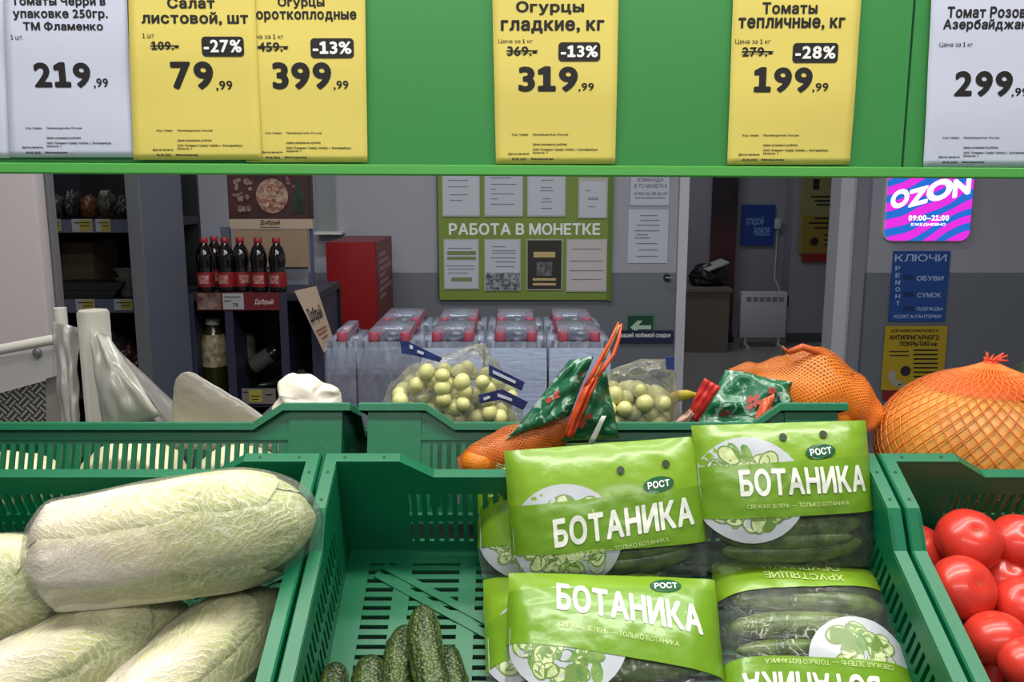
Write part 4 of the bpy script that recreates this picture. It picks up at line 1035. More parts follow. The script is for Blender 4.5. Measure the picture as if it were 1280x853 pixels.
ck_rough = cuc_mat('cucumber_prickly', '#26371a', '#5c7030', .7)
ck_smooth = cuc_mat('cucumber_smooth', '#1f3318', '#4d6a2c', .25)
def cuc_mesh(Ln, r, bend=.1, bumps=.0012, seed=0, n=24, ns=40):
    m = MB()
    def fn(u, v):
        t = v; rad = r*max(.03, (1 - abs(2*t-1)**3.2))**.5*(1 + .06*math.sin(3*t+seed)); a = 2*PI*u
        q = Vector((rad*math.cos(a), (t-.5)*Ln, rad*math.sin(a)))
        nn = noise.noise(Vector((math.cos(a)*2.2, t*Ln*90, math.sin(a)*2.2 + seed)))
        k = 1 + max(0, nn)*bumps/r*1.6
        q.x *= k; q.z *= k
        q.x += bend*Ln*((2*t-1)**2 - .3)*.3
        return q
    m.grid(fn, n, ns, closed_u=True)
    bmesh.ops.holes_fill(m.bm, edges=[e_ for e_ in m.bm.edges if e_.is_boundary])
    return m
CL = [(414, 872, .0155, .075, .02, .05, 'prickly cucumber nearest the left wall of middle crate'), (462, 868, .0185, .085, .022, .15, 'plump prickly cucumber, second from left wall of middle crate'),
      (500, 838, .0165, .105, .024, .03, 'prickly cucumber standing left against the tallest one'), (536, 825, .0185, .12, .05, .24, 'topmost prickly cucumber, longest of the loose ones'), (566, 862, .0165, .10, .022, .22, 'prickly cucumber at the right end of the loose ones')]
for i, (px, py, r, Ln, h, rz, lab) in enumerate(CL):
    o = cuc_mesh(Ln, r, .12, .0016, i*3.3).done('cucumber', ck_rough, label=lab, cat='cucumber', group='loose prickly cucumbers', flat_angle=None)
    o.matrix_world = cmat('mid', px, py, h, rz, .12 if i == 3 else 0)

# ------------------------------------------------------------------ wrapped Chinese cabbages
def cab_mat():
    m = bpy.data.materials.new('cabbage_leaf'); m.use_nodes = True; N, L = nt(m); b = N['Principled BSDF']
    tc = N.new('ShaderNodeTexCoord'); sp = N.new('ShaderNodeSeparateXYZ'); L.new(tc.outputs['UV'], sp.inputs[0])
    def M(op, a, c=None, d=None, clamp=False):
        n = N.new('ShaderNodeMath'); n.operation = op; n.use_clamp = clamp
        for i, x in enumerate((a, c, d)):
            if x is None: continue
            if isinstance(x, (int, float)): n.inputs[i].default_value = x
            else: L.new(x, n.inputs[i])
        return n.outputs[0]
    U = sp.outputs[1]; V = M('ABSOLUTE', M('MULTIPLY_ADD', sp.outputs[0], 2, -1))   # U along the leaf, V from midrib to edge
    no = N.new('ShaderNodeTexNoise'); no.inputs['Scale'].default_value = 34; no.inputs['Detail'].default_value = 5; L.new(tc.outputs['Object'], no.inputs['Vector'])
    no2 = N.new('ShaderNodeTexNoise'); no2.inputs['Scale'].default_value = 11; no2.inputs['Detail'].default_value = 3; L.new(tc.outputs['Object'], no2.inputs['Vector'])
    # green towards tip and edge
    g = M('MULTIPLY_ADD', V, .55, M('MULTIPLY', U, .62)); g = M('ADD', g, M('MULTIPLY_ADD', no2.outputs['Fac'], 1.5, -.85))
    cr = N.new('ShaderNodeValToRGB'); el = cr.color_ramp.elements
    el[0].position = .12; el[0].color = lin('#e8ddca'); el[1].position = 1.0; el[1].color = lin('#9aa656')
    x = el.new(.42); x.color = lin('#ddd4a4'); x = el.new(.68); x.color = lin('#bcc078')
    L.new(g, cr.inputs[0])
    # branching pale veins
    ph = M('MULTIPLY_ADD', V, -7.0, M('MULTIPLY', U, 24.0)); ph = M('ADD', ph, M('MULTIPLY', no.outputs['Fac'], 6.5))
    ve = M('POWER', M('MULTIPLY_ADD', M('SINE', M('MULTIPLY', ph, 5.2)), .5, .5), 4.0)
    ms = N.new('ShaderNodeTexNoise'); ms.inputs['Scale'].default_value = 95; ms.inputs['Detail'].default_value = 2; ms.inputs['Distortion'].default_value = 2.5; L.new(tc.outputs['Object'], ms.inputs['Vector'])
    ridg = M('SUBTRACT', 1, M('MULTIPLY', M('ABSOLUTE', M('MULTIPLY_ADD', ms.outputs['Fac'], 2, -1)), 7), clamp=True)
    vv = M('MAXIMUM', M('MULTIPLY', ve, .55), M('MULTIPLY', ridg, .55))
    mx = N.new('ShaderNodeMix'); mx.data_type = 'RGBA'; L.new(vv, mx.inputs['Factor']); L.new(cr.outputs[0], mx.inputs['A']); mx.inputs['B'].default_value = lin('#f2ecda')
    L.new(mx.outputs['Result'], b.inputs['Base Color']); b.inputs['Roughness'].default_value = .42
    bp = N.new('ShaderNodeBump'); bp.inputs['Strength'].default_value = .38; bp.inputs['Distance'].default_value = .003; L.new(M('ADD', vv, M('MULTIPLY', no.outputs['Fac'], .6)), bp.inputs['Height']); L.new(bp.outputs[0], b.inputs['Normal'])
    return m
cabm = cab_mat()
wrapm = film('cling_film', '#f5f2ec', opacity=.05, rough=.14, bump=1.0, scale=46, edge=.12, shine=.45)
def make_cabbage(Ln, R, lab, seed=0, bulge=.6):
    o = empty('napa_cabbage', label=lab, cat='cabbage', group='wrapped napa cabbages')
    def rad(t):
        base = min(1, (t/.10))**.5 if t < .10 else 1
        tip = max(0, 1 - max(0, (t - bulge)/(1.0 - bulge))**2.3)**.55
        return R*base*tip*(.84 + .16*math.sin(PI*min(1, t*.5/bulge*1.0)))
    def core(u, v):
        a = 2*PI*u; r = max(.004, rad(v))*(.965 + .02*noise.noise(Vector((math.cos(a)*1.5, v*3, math.sin(a)*1.5+seed))))
        return Vector(((v-.5)*Ln, r*math.cos(a), r*math.sin(a)))
    m = MB().grid(core, 40, 36, closed_u=True, uv=True); bmesh.ops.holes_fill(m.bm, edges=[e_ for e_ in m.bm.edges if e_.is_boundary])
    m.done('heart', cabm, o, flat_angle=None)
    for k in range(6):
        a0 = k*2*PI*.382 + seed; hw = 1.05 - .05*k; off = .0008 + .0011*k; tip = .985 - .03*k
        def leaf(u, v):
            w_ = (u - .5)*2; t = .012 + (tip-.012)*v*(1 - .07*w_*w_ - .015*noise.noise(Vector((w_*3+k, seed, 2))))
            ww = hw*(.72 + .28*math.sin(PI*min(1, v*.75)))
            ww *= 1 + .10*noise.noise(Vector((v*5 + k*3, seed + (2 if w_ > 0 else 0), 1))) + .05*noise.noise(Vector((v*17 + k*3, seed, w_)))
            a = a0 + w_*ww + .18*math.sin(v*3 + k)*v
            ed = abs(w_)**4
            r = max(.004, rad(t)) + off*(1-abs(w_)**5) + .0034*math.exp(-(w_/.22)**2)*(1-v)**.7 + .0016*ed*noise.noise(Vector((v*16, w_*3, k+seed))) + .0018*noise.noise(Vector((v*7, w_*4, k*2+seed)))
            return Vector(((t-.5)*Ln, r*math.cos(a), r*math.sin(a)))
        m = MB().grid(leaf, 30, 40, uv=True)
        l = m.done('leaf', cabm, o, flat_angle=None)
    def wrap(u, v):
        a = 2*PI*u; t = v
        r = max(.008, rad(min(.995, max(.02, t))))*1.01 + .0058 + .002*noise.noise(Vector((math.cos(a)*2, v*6, math.sin(a)*2+seed*3)))
        if v < .03 or v > .985: r *= .5
        return Vector(((v-.5)*(Ln+.012), r*math.cos(a), r*math.sin(a)))
    m = MB().grid(wrap, 44, 40, closed_u=True); m.done('film_wrap', wrapm, o, flat_angle=None)
    return o
for px, py, h, Ln, R, rz, ry, lab, sd, bl in ((219, 672, .145, .276, .0545, .16, -.04, 'big wrapped napa cabbage lying across the others in left crate', .4, .66),
        (-52, 752, .075, .26, .058, .15, 0, 'wrapped napa cabbage cut by the left frame edge', 1.7, .6),
        (78, 838, .058, .25, .047, .62, .0, 'wrapped napa cabbage at the bottom left, tip towards the big one', 4.6, .6),
        (232, 850, .055, .25, .046, 1.02, .05, 'wrapped napa cabbage standing steeply beside the crate wall', 2.2, .62)):
    o = make_cabbage(Ln, R, lab, sd, bl); o.matrix_world = cmat('left', px, py, h, rz, 0, ry)

# ------------------------------------------------------------------ cucumber packs
gband = pm('pack_green', '#7da428', .28, var=-.12, scale=14, bump=.35, bscale=35, spec=.5, coat=.12)
gband2 = pm('pack_green_deep', '#6e9822', .28, var=-.08, scale=14, bump=.35, bscale=35, spec=.5, coat=.12)
platem = pm('plate_print', '#aeb2b8', .3, var=.12, scale=30, bump=.2, bscale=40)
slice_m = pm('slice_print', '#cdd6a8', .3, col2='#a9b878', scale=120); slice_r = pm('slice_rim', '#67843f', .3); herb = pm('herb_print', '#4f7a34', .3, col2='#7c9a50', scale=90)
logo_m = pm('logo_green', '#12562e', .3)
pack_film = film('pack_film', opacity=.015, rough=.06, bump=1.0, scale=26, edge=.10, shine=.45)
pack_back = film('pack_back_film', '#dfe6d8', opacity=.06, rough=.15, bump=.6, scale=24, edge=.15, shine=.3)
def make_pack(lab, W=.205, H=.158, T=.042, seed=0, band=(.25, .25), deep=(.25, .62), title=(-.28, .42, .335, .535, 5.0), plate_c=(-.22, .36), plate_r=.058, logo=(.26, .68), holes=((.08, .8), (.31, .82)), sub=(-.26, .28, .255, .285), foot=0.0, footer=None, name_angle=None):
    o = empty('cucumber_pack', label=lab, cat='pack', group='cucumber packs')
    def g(x): return max(0, 1 - min(1, abs(x)/(W/2))**4.0)**.6
    def hh(y):
        v = y/H
        return max(0, 1 - (abs(v-.36)/.66)**2.4)**.8 if v > .36 else max(0, 1 - ((.36-v)/.365)**3)**.55
    def wr(x, y): return .0016*noise.noise(Vector((x*34 + seed, y*34, seed))) + .0008*noise.noise(Vector((x*90, y*90 + seed, 3)))
    def zf(x, y): return .0015 + T*.80*g(x)*hh(y) + wr(x, y)
    def zb(x, y): return -.0005 - T*.20*g(x)*hh(y)
    def edge(v): return 1 - .05*max(0, .25 - v)/.25 + .012*noise.noise(Vector((v*6, seed, 0)))
    def X(u, v): return (u-.5)*W*edge(v)
    def bl(x): return H*(band[0] + (band[1]-band[0])*(x/W + .5))
    # clear front window and back sheet
    m = MB().grid(lambda u, v: (lambda x, y: Vector((x, y, zf(x, y))))(X(u, v), v*H), 40, 34); m.done('clear_window', pack_film, o, flat_angle=None)
    m = MB().grid(lambda u, v: (lambda x, y: Vector((x, y, zb(x, y))))(X(u, v), v*H), 24, 20); m.done('back_sheet', pack_back, o, flat_angle=None)
    def area_(name, y0f, y1f, mt, k, x0=-.5, x1=.5, nx=40, ny=24):
        def fn(u, v):
            xx = (x0 + (x1-x0)*u); y0, y1 = y0f(xx*W), y1f(xx*W); y = y0 + (y1-y0)*v
            x = xx*W*edge(y/H); return Vector((x, y, zf(x, y) + k))
        return MB().grid(fn, nx, ny).done(name, mt, o, flat_angle=None)
    area_('printed_header', bl, lambda x: H, gband, .0007)
    # serving plate print: full disc below the band, covered by the deeper band in the middle
    def on(k): return lambda x, y: Vector((x, y, zf(x, y) + k))
    cx, cy = plate_c[0]*W, plate_c[1]*H
    def clipdisc(name, cx, cy, rx, ry, mt, k, n=36, rings=6):
        m = MB(); q = on(k)
        def P(r, a):
            x, y = cx + rx*r*math.cos(a), cy + ry*r*math.sin(a)
            x = max(-W*.485, min(W*.485, x)); y = max(.002, min(H*.985, y)); return q(x, y)
        rg = [[m.bm.verts.new(P((j+1)/rings, 2*PI*i/n)) for i in range(n)] for j in range(rings)]
        c0 = m.bm.verts.new(P(0, 0))
        for i in range(n): m.bm.faces.new((c0, rg[0][i], rg[0][(i+1) % n]))
        for j in range(rings-1):
            for i in range(n): m.bm.faces.new((rg[j][i], rg[j+1][i], rg[j+1][(i+1) % n], rg[j][(i+1) % n]))
        return m
    pl = clipdisc('plate_picture', cx, cy, plate_r, plate_r*.95, platem, .0011).done('plate_picture', platem, o, flat_angle=None)
    rs = random.Random(seed*13+5)
    pos = [(rs.uniform(-.8, .8), rs.uniform(-.8, .8)) for _ in range(90)]
    mh, mr, ms_ = MB(), MB(), MB()
    def add_disc(mm_, x, y, rx, ry, k, ang, n=14):
        q = on(k); mm_.bm.faces.new([mm_.bm.verts.new(q(max(-W*.485, min(W*.485, x + rx*math.cos(t)*math.cos(ang) - ry*math.sin(t)*math.sin(ang))), max(.003, y + rx*math.cos(t)*math.sin(ang) + ry*math.sin(t)*math.cos(ang)))) for t in [2*PI*i/n for i in range(n)]])
    for i, (a, c2) in enumerate(pos):
        if a*a + c2*c2 > .6: continue
        x, y = cx + a*plate_r, cy + c2*plate_r*.95
        if abs(x) > W*.485 - .012 or y < .012: continue
        ang = rs.uniform(0, 3); r = rs.uniform(.0095, .0135); k = .0012 + .000003*i
        if i % 4 == 3: add_disc(mh, x, y, r*.9, r*.5, k, ang, 9)
        else: add_disc(mr, x, y, r, r*.72, k, ang); add_disc(ms_, x, y, r*.86, r*.6, k + .0000015, ang)
    for nm, mm_, mt in (('herb_picture', mh, herb), ('slice_edge', mr, slice_r), ('cucumber_slice', ms_, slice_m)):
        ob = mm_.done(nm, mt, o, flat_angle=None); ob.parent = pl
    if deep:
        def d0(x): return bl(x)
        def d1(x): return H*(deep[1] + (deep[1]-deep[0])*0 + .05*(x/W)) 
        area_('name_band', d0, d1, gband2 if deep[0] < 1 else gband, .0018, ny=18)
    a = math.radians(title[4])
    def rot(k):
        x0, y0 = (title[0]+title[1])/2*W, (title[2]+title[3])/2*H
        def fn(x, y): 
            y2 = y + (x - x0)*math.tan(a); return Vector((x, y2, zf(x, y2) + k))
        return fn
    m = MB(); add_text(m, 'БОТАНИКА', rot(.0027), title[0]*W, title[1]*W, title[2]*H, title[3]*H, .036); m.done('brand_name', pm('pack_white', '#e6e8dc', .3), o, smooth=False)
    m = MB(); add_text(m, 'СВЕЖАЯ ЗЕЛЕНЬ — ТОЛЬКО БОТАНИКА', rot(.0025), sub[0]*W, sub[1]*W, sub[2]*H, sub[3]*H, 0.005, 14); m.done('slogan', pm('slogan_pale', '#c3d68a', .4), o, smooth=False)
    if logo:
        lx_, ly_ = logo[0]*W, logo[1]*H
        m = MB(); q = on(.0027); m.bm.faces.new([m.bm.verts.new(q(lx_ + .0165*math.cos(t), ly_ + .0078*math.sin(t) + .08*.0165*math.cos(t))) for t in [2*PI*i/28 for i in range(28)]])
        lo = m.done('logo_oval', logo_m, o, smooth=False)
        m = MB(); add_text(m, 'РОСТ', lambda x, y: on(.0034)(x, y + (x-lx_)*.08), lx_-.0118, lx_+.0118, ly_-.0036, ly_+.0036, .03); t = m.done('logo_letters', inkw, o, smooth=False); t.parent = lo
    for hx, hy in holes:
        m = MB(); add_disc(m, hx*W, hy*H, .0042, .004, .003, 0); m.done('punch_hole', pm('punch_dark', '#20300c', .6), o, smooth=False)
    if foot:
        area_('foot_band', lambda x: 0.0, lambda x: H*(foot + .05*x/W*2), gband, .0011, ny=12)
        m = MB()
        for s, r in (footer or ()): add_text(m, s, on(.0022), r[0]*W, r[1]*W, r[2]*H, r[3]*H, .01)
        m.done('footer_lettering', pm('slogan_pale', '#c3d68a', .4), o, smooth=False)
    # the cucumbers inside
    for i, (yc, zc, r, ln) in enumerate(((.022, .010, .0125, .8), (.048, .0135, .014, .86), (.077, .0125, .0135, .84), (.034, .018, .0095, .74), (.100, .0075, .0095, .78))):
        if yc > H*.72: continue
        m = cuc_mesh(W*ln, r, .1, .0005, seed + i, 18, 26); m.xf(Matrix.Translation(((-1)**i*.004, yc, zc)) @ Matrix.Rotation(PI/2 + .03*(-1)**i, 4, 'Z'))
        m.done('cucumber', ck_pack, o, flat_angle=None)
    return o
ck_pack = pm('cucumber_packed', '#3d5220', .3, col2='#6d8440', scale=55, bump=.25, bscale=160)
def place_pack(o, px, py, Y, incl, W, yaw=0, roll=0, anchor=(0, 0)):
    """anchor: the point of the pack (x, y in metres) that stands at the read position"""
    p = at(px, py, Y)
    R_ = Matrix.Rotation(yaw, 4, 'Z') @ Matrix.Rotation(incl, 4, 'X') @ Matrix.Rotation(roll, 4, 'Z')
    o.matrix_world = Matrix.Translation(p) @ R_ @ Matrix.Translation((-anchor[0], -anchor[1], 0))
rad = math.radians
o = make_pack('upright green cucumber pack at the back left of middle crate', seed=1, W=.212, H=.148); place_pack(o, 766, 728, .885, rad(72), .205, roll=rad(5), yaw=rad(-2))
o = make_pack('upright green cucumber pack at the back right, against the crate rim', seed=2, W=.193, H=.157, title=(-.29, .42, .52, .70, .3), sub=(-.26, .30, .44, .468), band=(.37, .39), deep=(.36, .74), plate_c=(-.23, .56), logo=(.18, .80), holes=((-.01, .905), (.22, .915)))
place_pack(o, 984, 712, .89, rad(74), .205, roll=rad(1.2), yaw=rad(2))
o = make_pack('green cucumber pack in front, leaning back, brand name on top edge', seed=3, W=.214, H=.17, band=(.56, .40), deep=(.5, .90), title=(-.27, .40, .68, .865, -8), sub=(-.26, .28, .58, .61), plate_c=(-.22, .58), plate_r=.058, logo=(.25, .925), holes=())
place_pack(o, 764, 722, .862, rad(46), .205, roll=rad(-2), anchor=(0, .17))
o = make_pack('green cucumber pack turned upside down at the front right, cucumbers showing', seed=4, W=.186, H=.185, foot=.24, footer=(('ХРУСТЯЩИЕ', (-.22, .22, .13, .19)), ('ОГУРЧИКИ', (-.22, .22, .05, .11))), band=(.66, .66), deep=(.66, .9), title=(-.27, .42, .74, .88, 0), sub=(-.36, .3, .675, .70), plate_c=(-.22, .70), plate_r=.055, logo=(.26, .93), holes=())
place_pack(o, 990, 714, .905, rad(30), .2, roll=rad(180-3), anchor=(0, 0))
o = make_pack('green cucumber pack mostly hidden beneath the front left pack', seed=5); place_pack(o, 718, 722, .925, rad(27), .205, roll=rad(3), anchor=(0, .158))
o = make_pack('green cucumber pack mostly hidden behind the upright left pack', seed=6); place_pack(o, 712, 728, .93, rad(60), .205, roll=rad(2), anchor=(0, 0))

# ------------------------------------------------------------------ netted big fruit
def net_lathe(prof, nh, turns, r, c):
    """two crossing families of threads over a turned shape; prof(t) -> (radius, z)"""
    m = MB(); ns = 44
    for sgn in (1, -1):
        for k in range(nh):
            pts = []
            for i in range(ns+1):
                t = i/ns; R_, z = prof(t); a = 2*PI*(k/nh + sgn*turns*t); pts.append(c + Vector((R_*math.cos(a), R_*math.sin(a), z)))
            m.tube(pts, r, 4, cap=False)
    return m
Ym = 1.12
ctr = at(1226, 559, Ym); rm_ = 128*1.14/F
ctr.x = at(1228, 566, Ym).x
e = empty('netted_melon', (ctr.x, Ym, ctr.z - rm_*.77), 'large round golden fruit in an orange net at right, above the tomatoes', 'fruit')
FL = .77; pk = FL*rm_*1.03 + .006
def full(t):     # from the underside up to the gathered neck
    a = -PI/2*.9 + (PI/2*.9 + math.radians(86))*t
    return max(.007, rm_*1.012*math.cos(a)), FL*rm_*1.02*math.sin(a) + (.009*((t-.9)/.1)**2 if t > .9 else 0)
m = MB().sphere((0, 0, 0), rm_*.985, 4); m.warp(lambda p: Vector((p.x, p.y, p.z*FL)) + ctr)
mm_ = pm('melon_rind', '#e2a64a', .45, col2='#d08c34', scale=26, bump=.2, bscale=120)
local(m.done('fruit', mm_, flat_angle=None), e)
local(net_lathe(full, 46, .34, .0009, ctr).done('net', pm('net_orange', '#d9701e', .45), flat_angle=None), e)
m = MB(); m.grid(lambda u, v: ctr + Vector((full(.8+.2*v)[0]*1.0*math.cos(2*PI*u), full(.8+.2*v)[0]*1.0*math.sin(2*PI*u), full(.8+.2*v)[1])), 32, 16, closed_u=True, uv=True)
local(m.done('gathered_net', net_mat('net_dense_red', '#e2491e', 60, 16, .3), flat_angle=None), e)
m = MB()
for k in range(9):
    a = 2*PI*k/9; q = ctr + Vector((0, 0, pk))
    m.tube([q + Vector((.006*math.cos(a), .006*math.sin(a), -.004)), q + Vector((.006*math.cos(a), .004*math.sin(a), .006)), q + Vector((.006+.015*math.cos(a), .012*math.sin(a), .012 + .006*math.sin(3*k)))], [.0022, .0018, .0012], 5)
m.lathe([(.0085, pk-.003), (.0095, pk+.001), (.0085, pk+.005)], 14, Matrix.Translation(ctr))
local(m.done('knot', pm('net_red', '#e0431f', .5), flat_angle=None), e)
lump('dark_green_melon', at(1330, 545, 1.42), (.10, .10, .08), pm('watermelon_dark', '#25321a', .4, col2='#3a4a20', scale=9), 'dark green rounded fruit behind the netted one, cut by frame edge', 'fruit', seed=3, amp=.02)

# ------------------------------------------------------------------ mandarin bags
def gencyl(spine, radii, flat=1.0, n=28, seg=40, wob=.06, seed=0):
    P = [Vector(p) for p in spine]; ns = len(P)-1
    def pt(t):
        f = t*ns; i = min(int(f), ns-1); s = f-i
        p0, p1, p2, p3 = P[max(i-1, 0)], P[i], P[i+1], P[min(i+2, ns)]
        q = .5*((2*p1) + (p2-p0)*s + (2*p0-5*p1+4*p2-p3)*s*s + (3*p1-p0-3*p2+p3)*s**3)
        s2 = s*s*(3-2*s); return q, radii[i]*(1-s2) + radii[i+1]*s2
    def fn(u, v):
        p, r = pt(v); d = (pt(min(1, v+.02))[0] - pt(max(0, v-.02))[0]).normalized()
        up = Vector((0, -1, 0)); a = (up - d*up.dot(d)).normalized(); b = d.cross(a); t = 2*PI*u
        k = 1 + wob*noise.noise(Vector((math.cos(t)*1.8, v*7+seed, math.sin(t)*1.8)))
        return p + (a*math.cos(t)*flat + b*math.sin(t))*r*k
    m = MB().grid(fn, n, seg, closed_u=True, uv=True)
    return m
net_loose = net_mat('net_loose_orange', '#d06a20', 38, 34, .34, .12)
net_fine = net_mat('net_fine_orange', '#f0862a', 60, 44, .36, .22)
label_print = pm('label_print_green', '#1f6844', .3, col2='#a3c0ae', scale=48, bump=.5, bscale=60, coat=.2, ramp=(.56, .62), dist=1.5)
lb2 = pm('label_dark_green', '#1d5c3a', .3, col2='#5d8f6c', scale=60, bump=.5, bscale=60, coat=.2, ramp=(.58, .66), dist=1.5)
strip_or = pm('strip_orange', '#d9532a', .35); strip_red = pm('strip_red', '#c9302c', .35)
rose = pm('label_red_print', '#b5483c', .35)
def mandarin(parent, c, r):
    m = MB().sphere((0, 0, 0), r, 4, (1, 1, .88)); o = m.done('mandarin', orange_m, parent, flat_angle=None); o.location = Vector(c) - parent.location; return o
def flower(parent, fn, u, v, r, seed):
    """small printed blossom lying on the label surface fn"""
    c = fn(u, v); ux = (fn(min(1, u+.03), v) - fn(max(0, u-.03), v)).normalized(); uy = (fn(u, min(1, v+.03)) - fn(u, max(0, v-.03))).normalized()
    nn = ux.cross(uy); nn = nn if nn.y < 0 else -nn
    m = MB(); rs = random.Random(seed)
    for k in range(6):
        a = k*PI/3 + rs.uniform(-.3, .3); d = (ux*math.cos(a) + uy*math.sin(a)); q = r*rs.uniform(.7, 1.0)
        m.disc(c + d*q*.6 + nn*(.0016 + .00008*k), d*q*.45, nn.cross(d)*q*.3, 10)
    return local(m.done('flower_print', rose, smooth=False), parent)
Y1 = 1.005
k = Y1*.99/F
e = empty('mandarin_bag', at(640, 582, Y1), 'net bag of mandarins with green label, draped between crates at centre', 'bag of mandarins')
for px, py, r, y in ((598, 577, 24, .985), (633, 566, 27, 1.0), (668, 551, 25, 1.0), (696, 541, 18, 1.0)): mandarin(e, at(px, py, y), r*k*.93)
local(gencyl([at(574, 582, .985), at(600, 575, .988), at(640, 562, 1.0), (at(680, 545, 1.0)), at(705, 528, 1.0), at(716, 514, 1.0)], [x*k for x in (10, 25, 30, 29, 19, 5)], .9, wob=.16).done('net', net_loose, flat_angle=None), e)
LA = patch((632, 552), (712, 520), (742, 446), (712, 450), Y1-.01, .012, crumple=.012, seed=1, Ys=(.985, .975, .99, 1.0)); sheet('label_film', LA, label_print, e)
LB = patch((702, 552), (774, 548), (756, 458), (716, 515), Y1-.01, .014, crumple=.01, seed=3, Ys=(.975, .985, .99, .975)); sheet('label_film', LB, lb2, e)
sheet('edge_strip', patch((704, 546), (716, 548), (750, 468), (730, 480), Y1-.02, .006, crumple=.008, seed=4, Ys=(.962, .962, .965, .965)), strip_or, e)
for a, b2 in (((733, 482), (773, 403)), ((748, 470), (777, 405))):
    p, q = at(*a, .963), at(*b2, .985); mid = (p+q)/2 + Vector((.004 if a[0] > 740 else -.002, -.003, -.004)); local(MB().tube([p, p.lerp(mid, .5)*.5 + (p+mid)*.25, mid, (mid+q)/2 + Vector((.001, 0, -.001)), q], [.003, .0026, .0024, .002, .0012], 6).done('hem_cord', strip_or, flat_angle=None), e)
sheet('label_gold_edge', patch((734, 482), (747, 472), (776, 407), (773, 406), Y1-.02, .002, crumple=.004, seed=8, Ys=(.966, .966, .986, .986)), pm('label_gold', '#8a6238', .5, col2='#c09a5a', scale=90), e)
flower(e, LA, .42, .45, .011, 1); flower(e, LA, .75, .75, .006, 4); flower(e, LB, .35, .45, .011, 2)
sheet('white_print', patch((734, 556), (742, 556), (758, 520), (752, 520), .962), pm('label_white', '#cfd4c4', .4), e, n=4)
Y2 = 1.16; k = Y2/F
e = empty('mandarin_bag', at(1000, 525, Y2), 'humped orange net bag of mandarins at the right of middle rear crate', 'bag of mandarins')
for px, py, r, y in ((1042, 517, 33, 1.15), (1004, 492, 36, 1.17), (962, 487, 29, 1.17), (1046, 500, 26, 1.22), (1012, 540, 34, 1.2), (956, 540, 34, 1.2)): mandarin(e, at(px, py, y), r*k*.93)
local(gencyl([at(911, 463, Y2), at(935, 472, Y2), at(970, 483, Y2), at(1010, 490, Y2), at(1050, 507, Y2), at(1080, 524, Y2), at(1090, 536, Y2)], [x*k for x in (3, 20, 38, 55, 46, 30, 8)], .9, wob=.2, seed=2).done('net', net_fine, flat_angle=None), e)
m = MB()
pts = [at(985, 441, Y2-.02), at(1003, 434, Y2-.02), at(1022, 440, Y2-.02), at(1045, 457, Y2-.02), at(1063, 473, Y2-.02)]
m.tube(pts, [.004, .005, .0045, .004, .003], 6); m.tube([at(985, 441, Y2-.02), at(978, 433, Y2-.02)], [.003, .001], 5); m.tube([at(1058, 470, Y2-.02), at(1064, 468, Y2-.02), at(1060, 482, Y2-.02)], [.003, .003, .0015], 5)
local(m.done('net_hem', pm('net_hem', '#e2662a', .5), flat_angle=None), e)
LC = patch((868, 536), (985, 540), (990, 478), (908, 462), Y2-.05, .012, crumple=.014, seed=5, Ys=(1.09, 1.09, 1.11, 1.12)); sheet('label_film', LC, label_print, e)
sheet('label_film', patch((988, 545), (1046, 545), (1010, 505), (990, 505), Y2-.05, .01, crumple=.008, seed=7, Ys=(1.09, 1.09, 1.1, 1.1)), lb2, e)
sheet('red_corner', patch((858, 520), (872, 528), (900, 484), (880, 473), 1.08, .004, crumple=.004, seed=9), strip_red, e)
sheet('pink_fold', patch((940, 535), (962, 535), (968, 492), (952, 500), 1.08, .004, crumple=.004, seed=3, Ys=(1.075, 1.075, 1.085, 1.085)), pm('pink_orange', '#d9603c', .4), e)
flower(e, LC, .5, .5, .011, 5); flower(e, LC, .25, .3, .008, 6); flower(e, LC, .7, .75, .007, 7)
sheet('red_corner', patch((830, 540), (850, 545), (868, 518), (862, 512), 1.08, .004, crumple=.004, seed=11), pm('kraft_pink', '#b08a74', .4), e)

# ------------------------------------------------------------------ bagged grapes, yellow fruit
gm_ = pm('grape_skin', '#d6d48e', .25, var=-.16, scale=30, spec=.5, sub=.25)
def bag(lab, rows, Y, thick, seed):
    """pillow-shaped clear bag; rows: (py, left px, right px) from the bottom up"""
    e = empty('grape_bag', at((rows[0][1]+rows[0][2])/2, rows[0][0], Y), lab, 'bag of grapes', 'bags of grapes')
    def row(v):
        f = v*(len(rows)-1); i = min(int(f), len(rows)-2); s = f-i
        return [rows[i][j]*(1-s) + rows[i+1][j]*s for j in range(3)]
    def fn(u, v):
        py, l, r = row(v); a = 2*PI*u; x = (l+r)/2 + (r-l)/2*math.cos(a)
        d = thick*math.sin(a)*(1 - v)**.6*(.9+.1*math.cos(6*a))
        return at(x, py, Y) + Vector((0, -d, 0)) + Vector((noise.noise(Vector((u*9, v*9, seed))), noise.noise(Vector((u*9, v*9, seed+5))), 0))*.004
    local(MB().grid(fn, 40, 24, closed_u=True).done('bag_film', film_soft, flat_angle=None), e)
    return e
gmesh = MB().sphere((0, 0, 0), 1, 3, (1, 1, 1.1)).done('grape', gm_, flat_angle=None)
def grapes(e, region, n, r, Y, seed):
    rs = random.Random(seed); placed = []
    for t in range(n*40):
        if len(placed) >= n: break
        px, py, y = rs.uniform(region[0], region[1]), rs.uniform(region[2], region[3]), Y + rs.uniform(-.035, .035)
        m_ = (region[0]+region[1])/2; hwid = (region[1]-region[0])/2
        if py < region[2] + (region[3]-region[2])*.4*abs((px-m_)/hwid)**2: continue
        p = at(px, py, y)
        if any((p-q).length < 1.25*r for q in placed): continue
        placed.append(p); g_ = gmesh.copy(); C.objects.link(g_); g_.parent = e; g_.location = p - e.location; s = r*rs.uniform(.9, 1.1); g_.scale = (s, s, s); g_.rotation_euler = (rs.uniform(0, 3), rs.uniform(0, 3), 0)
Yg = 1.17
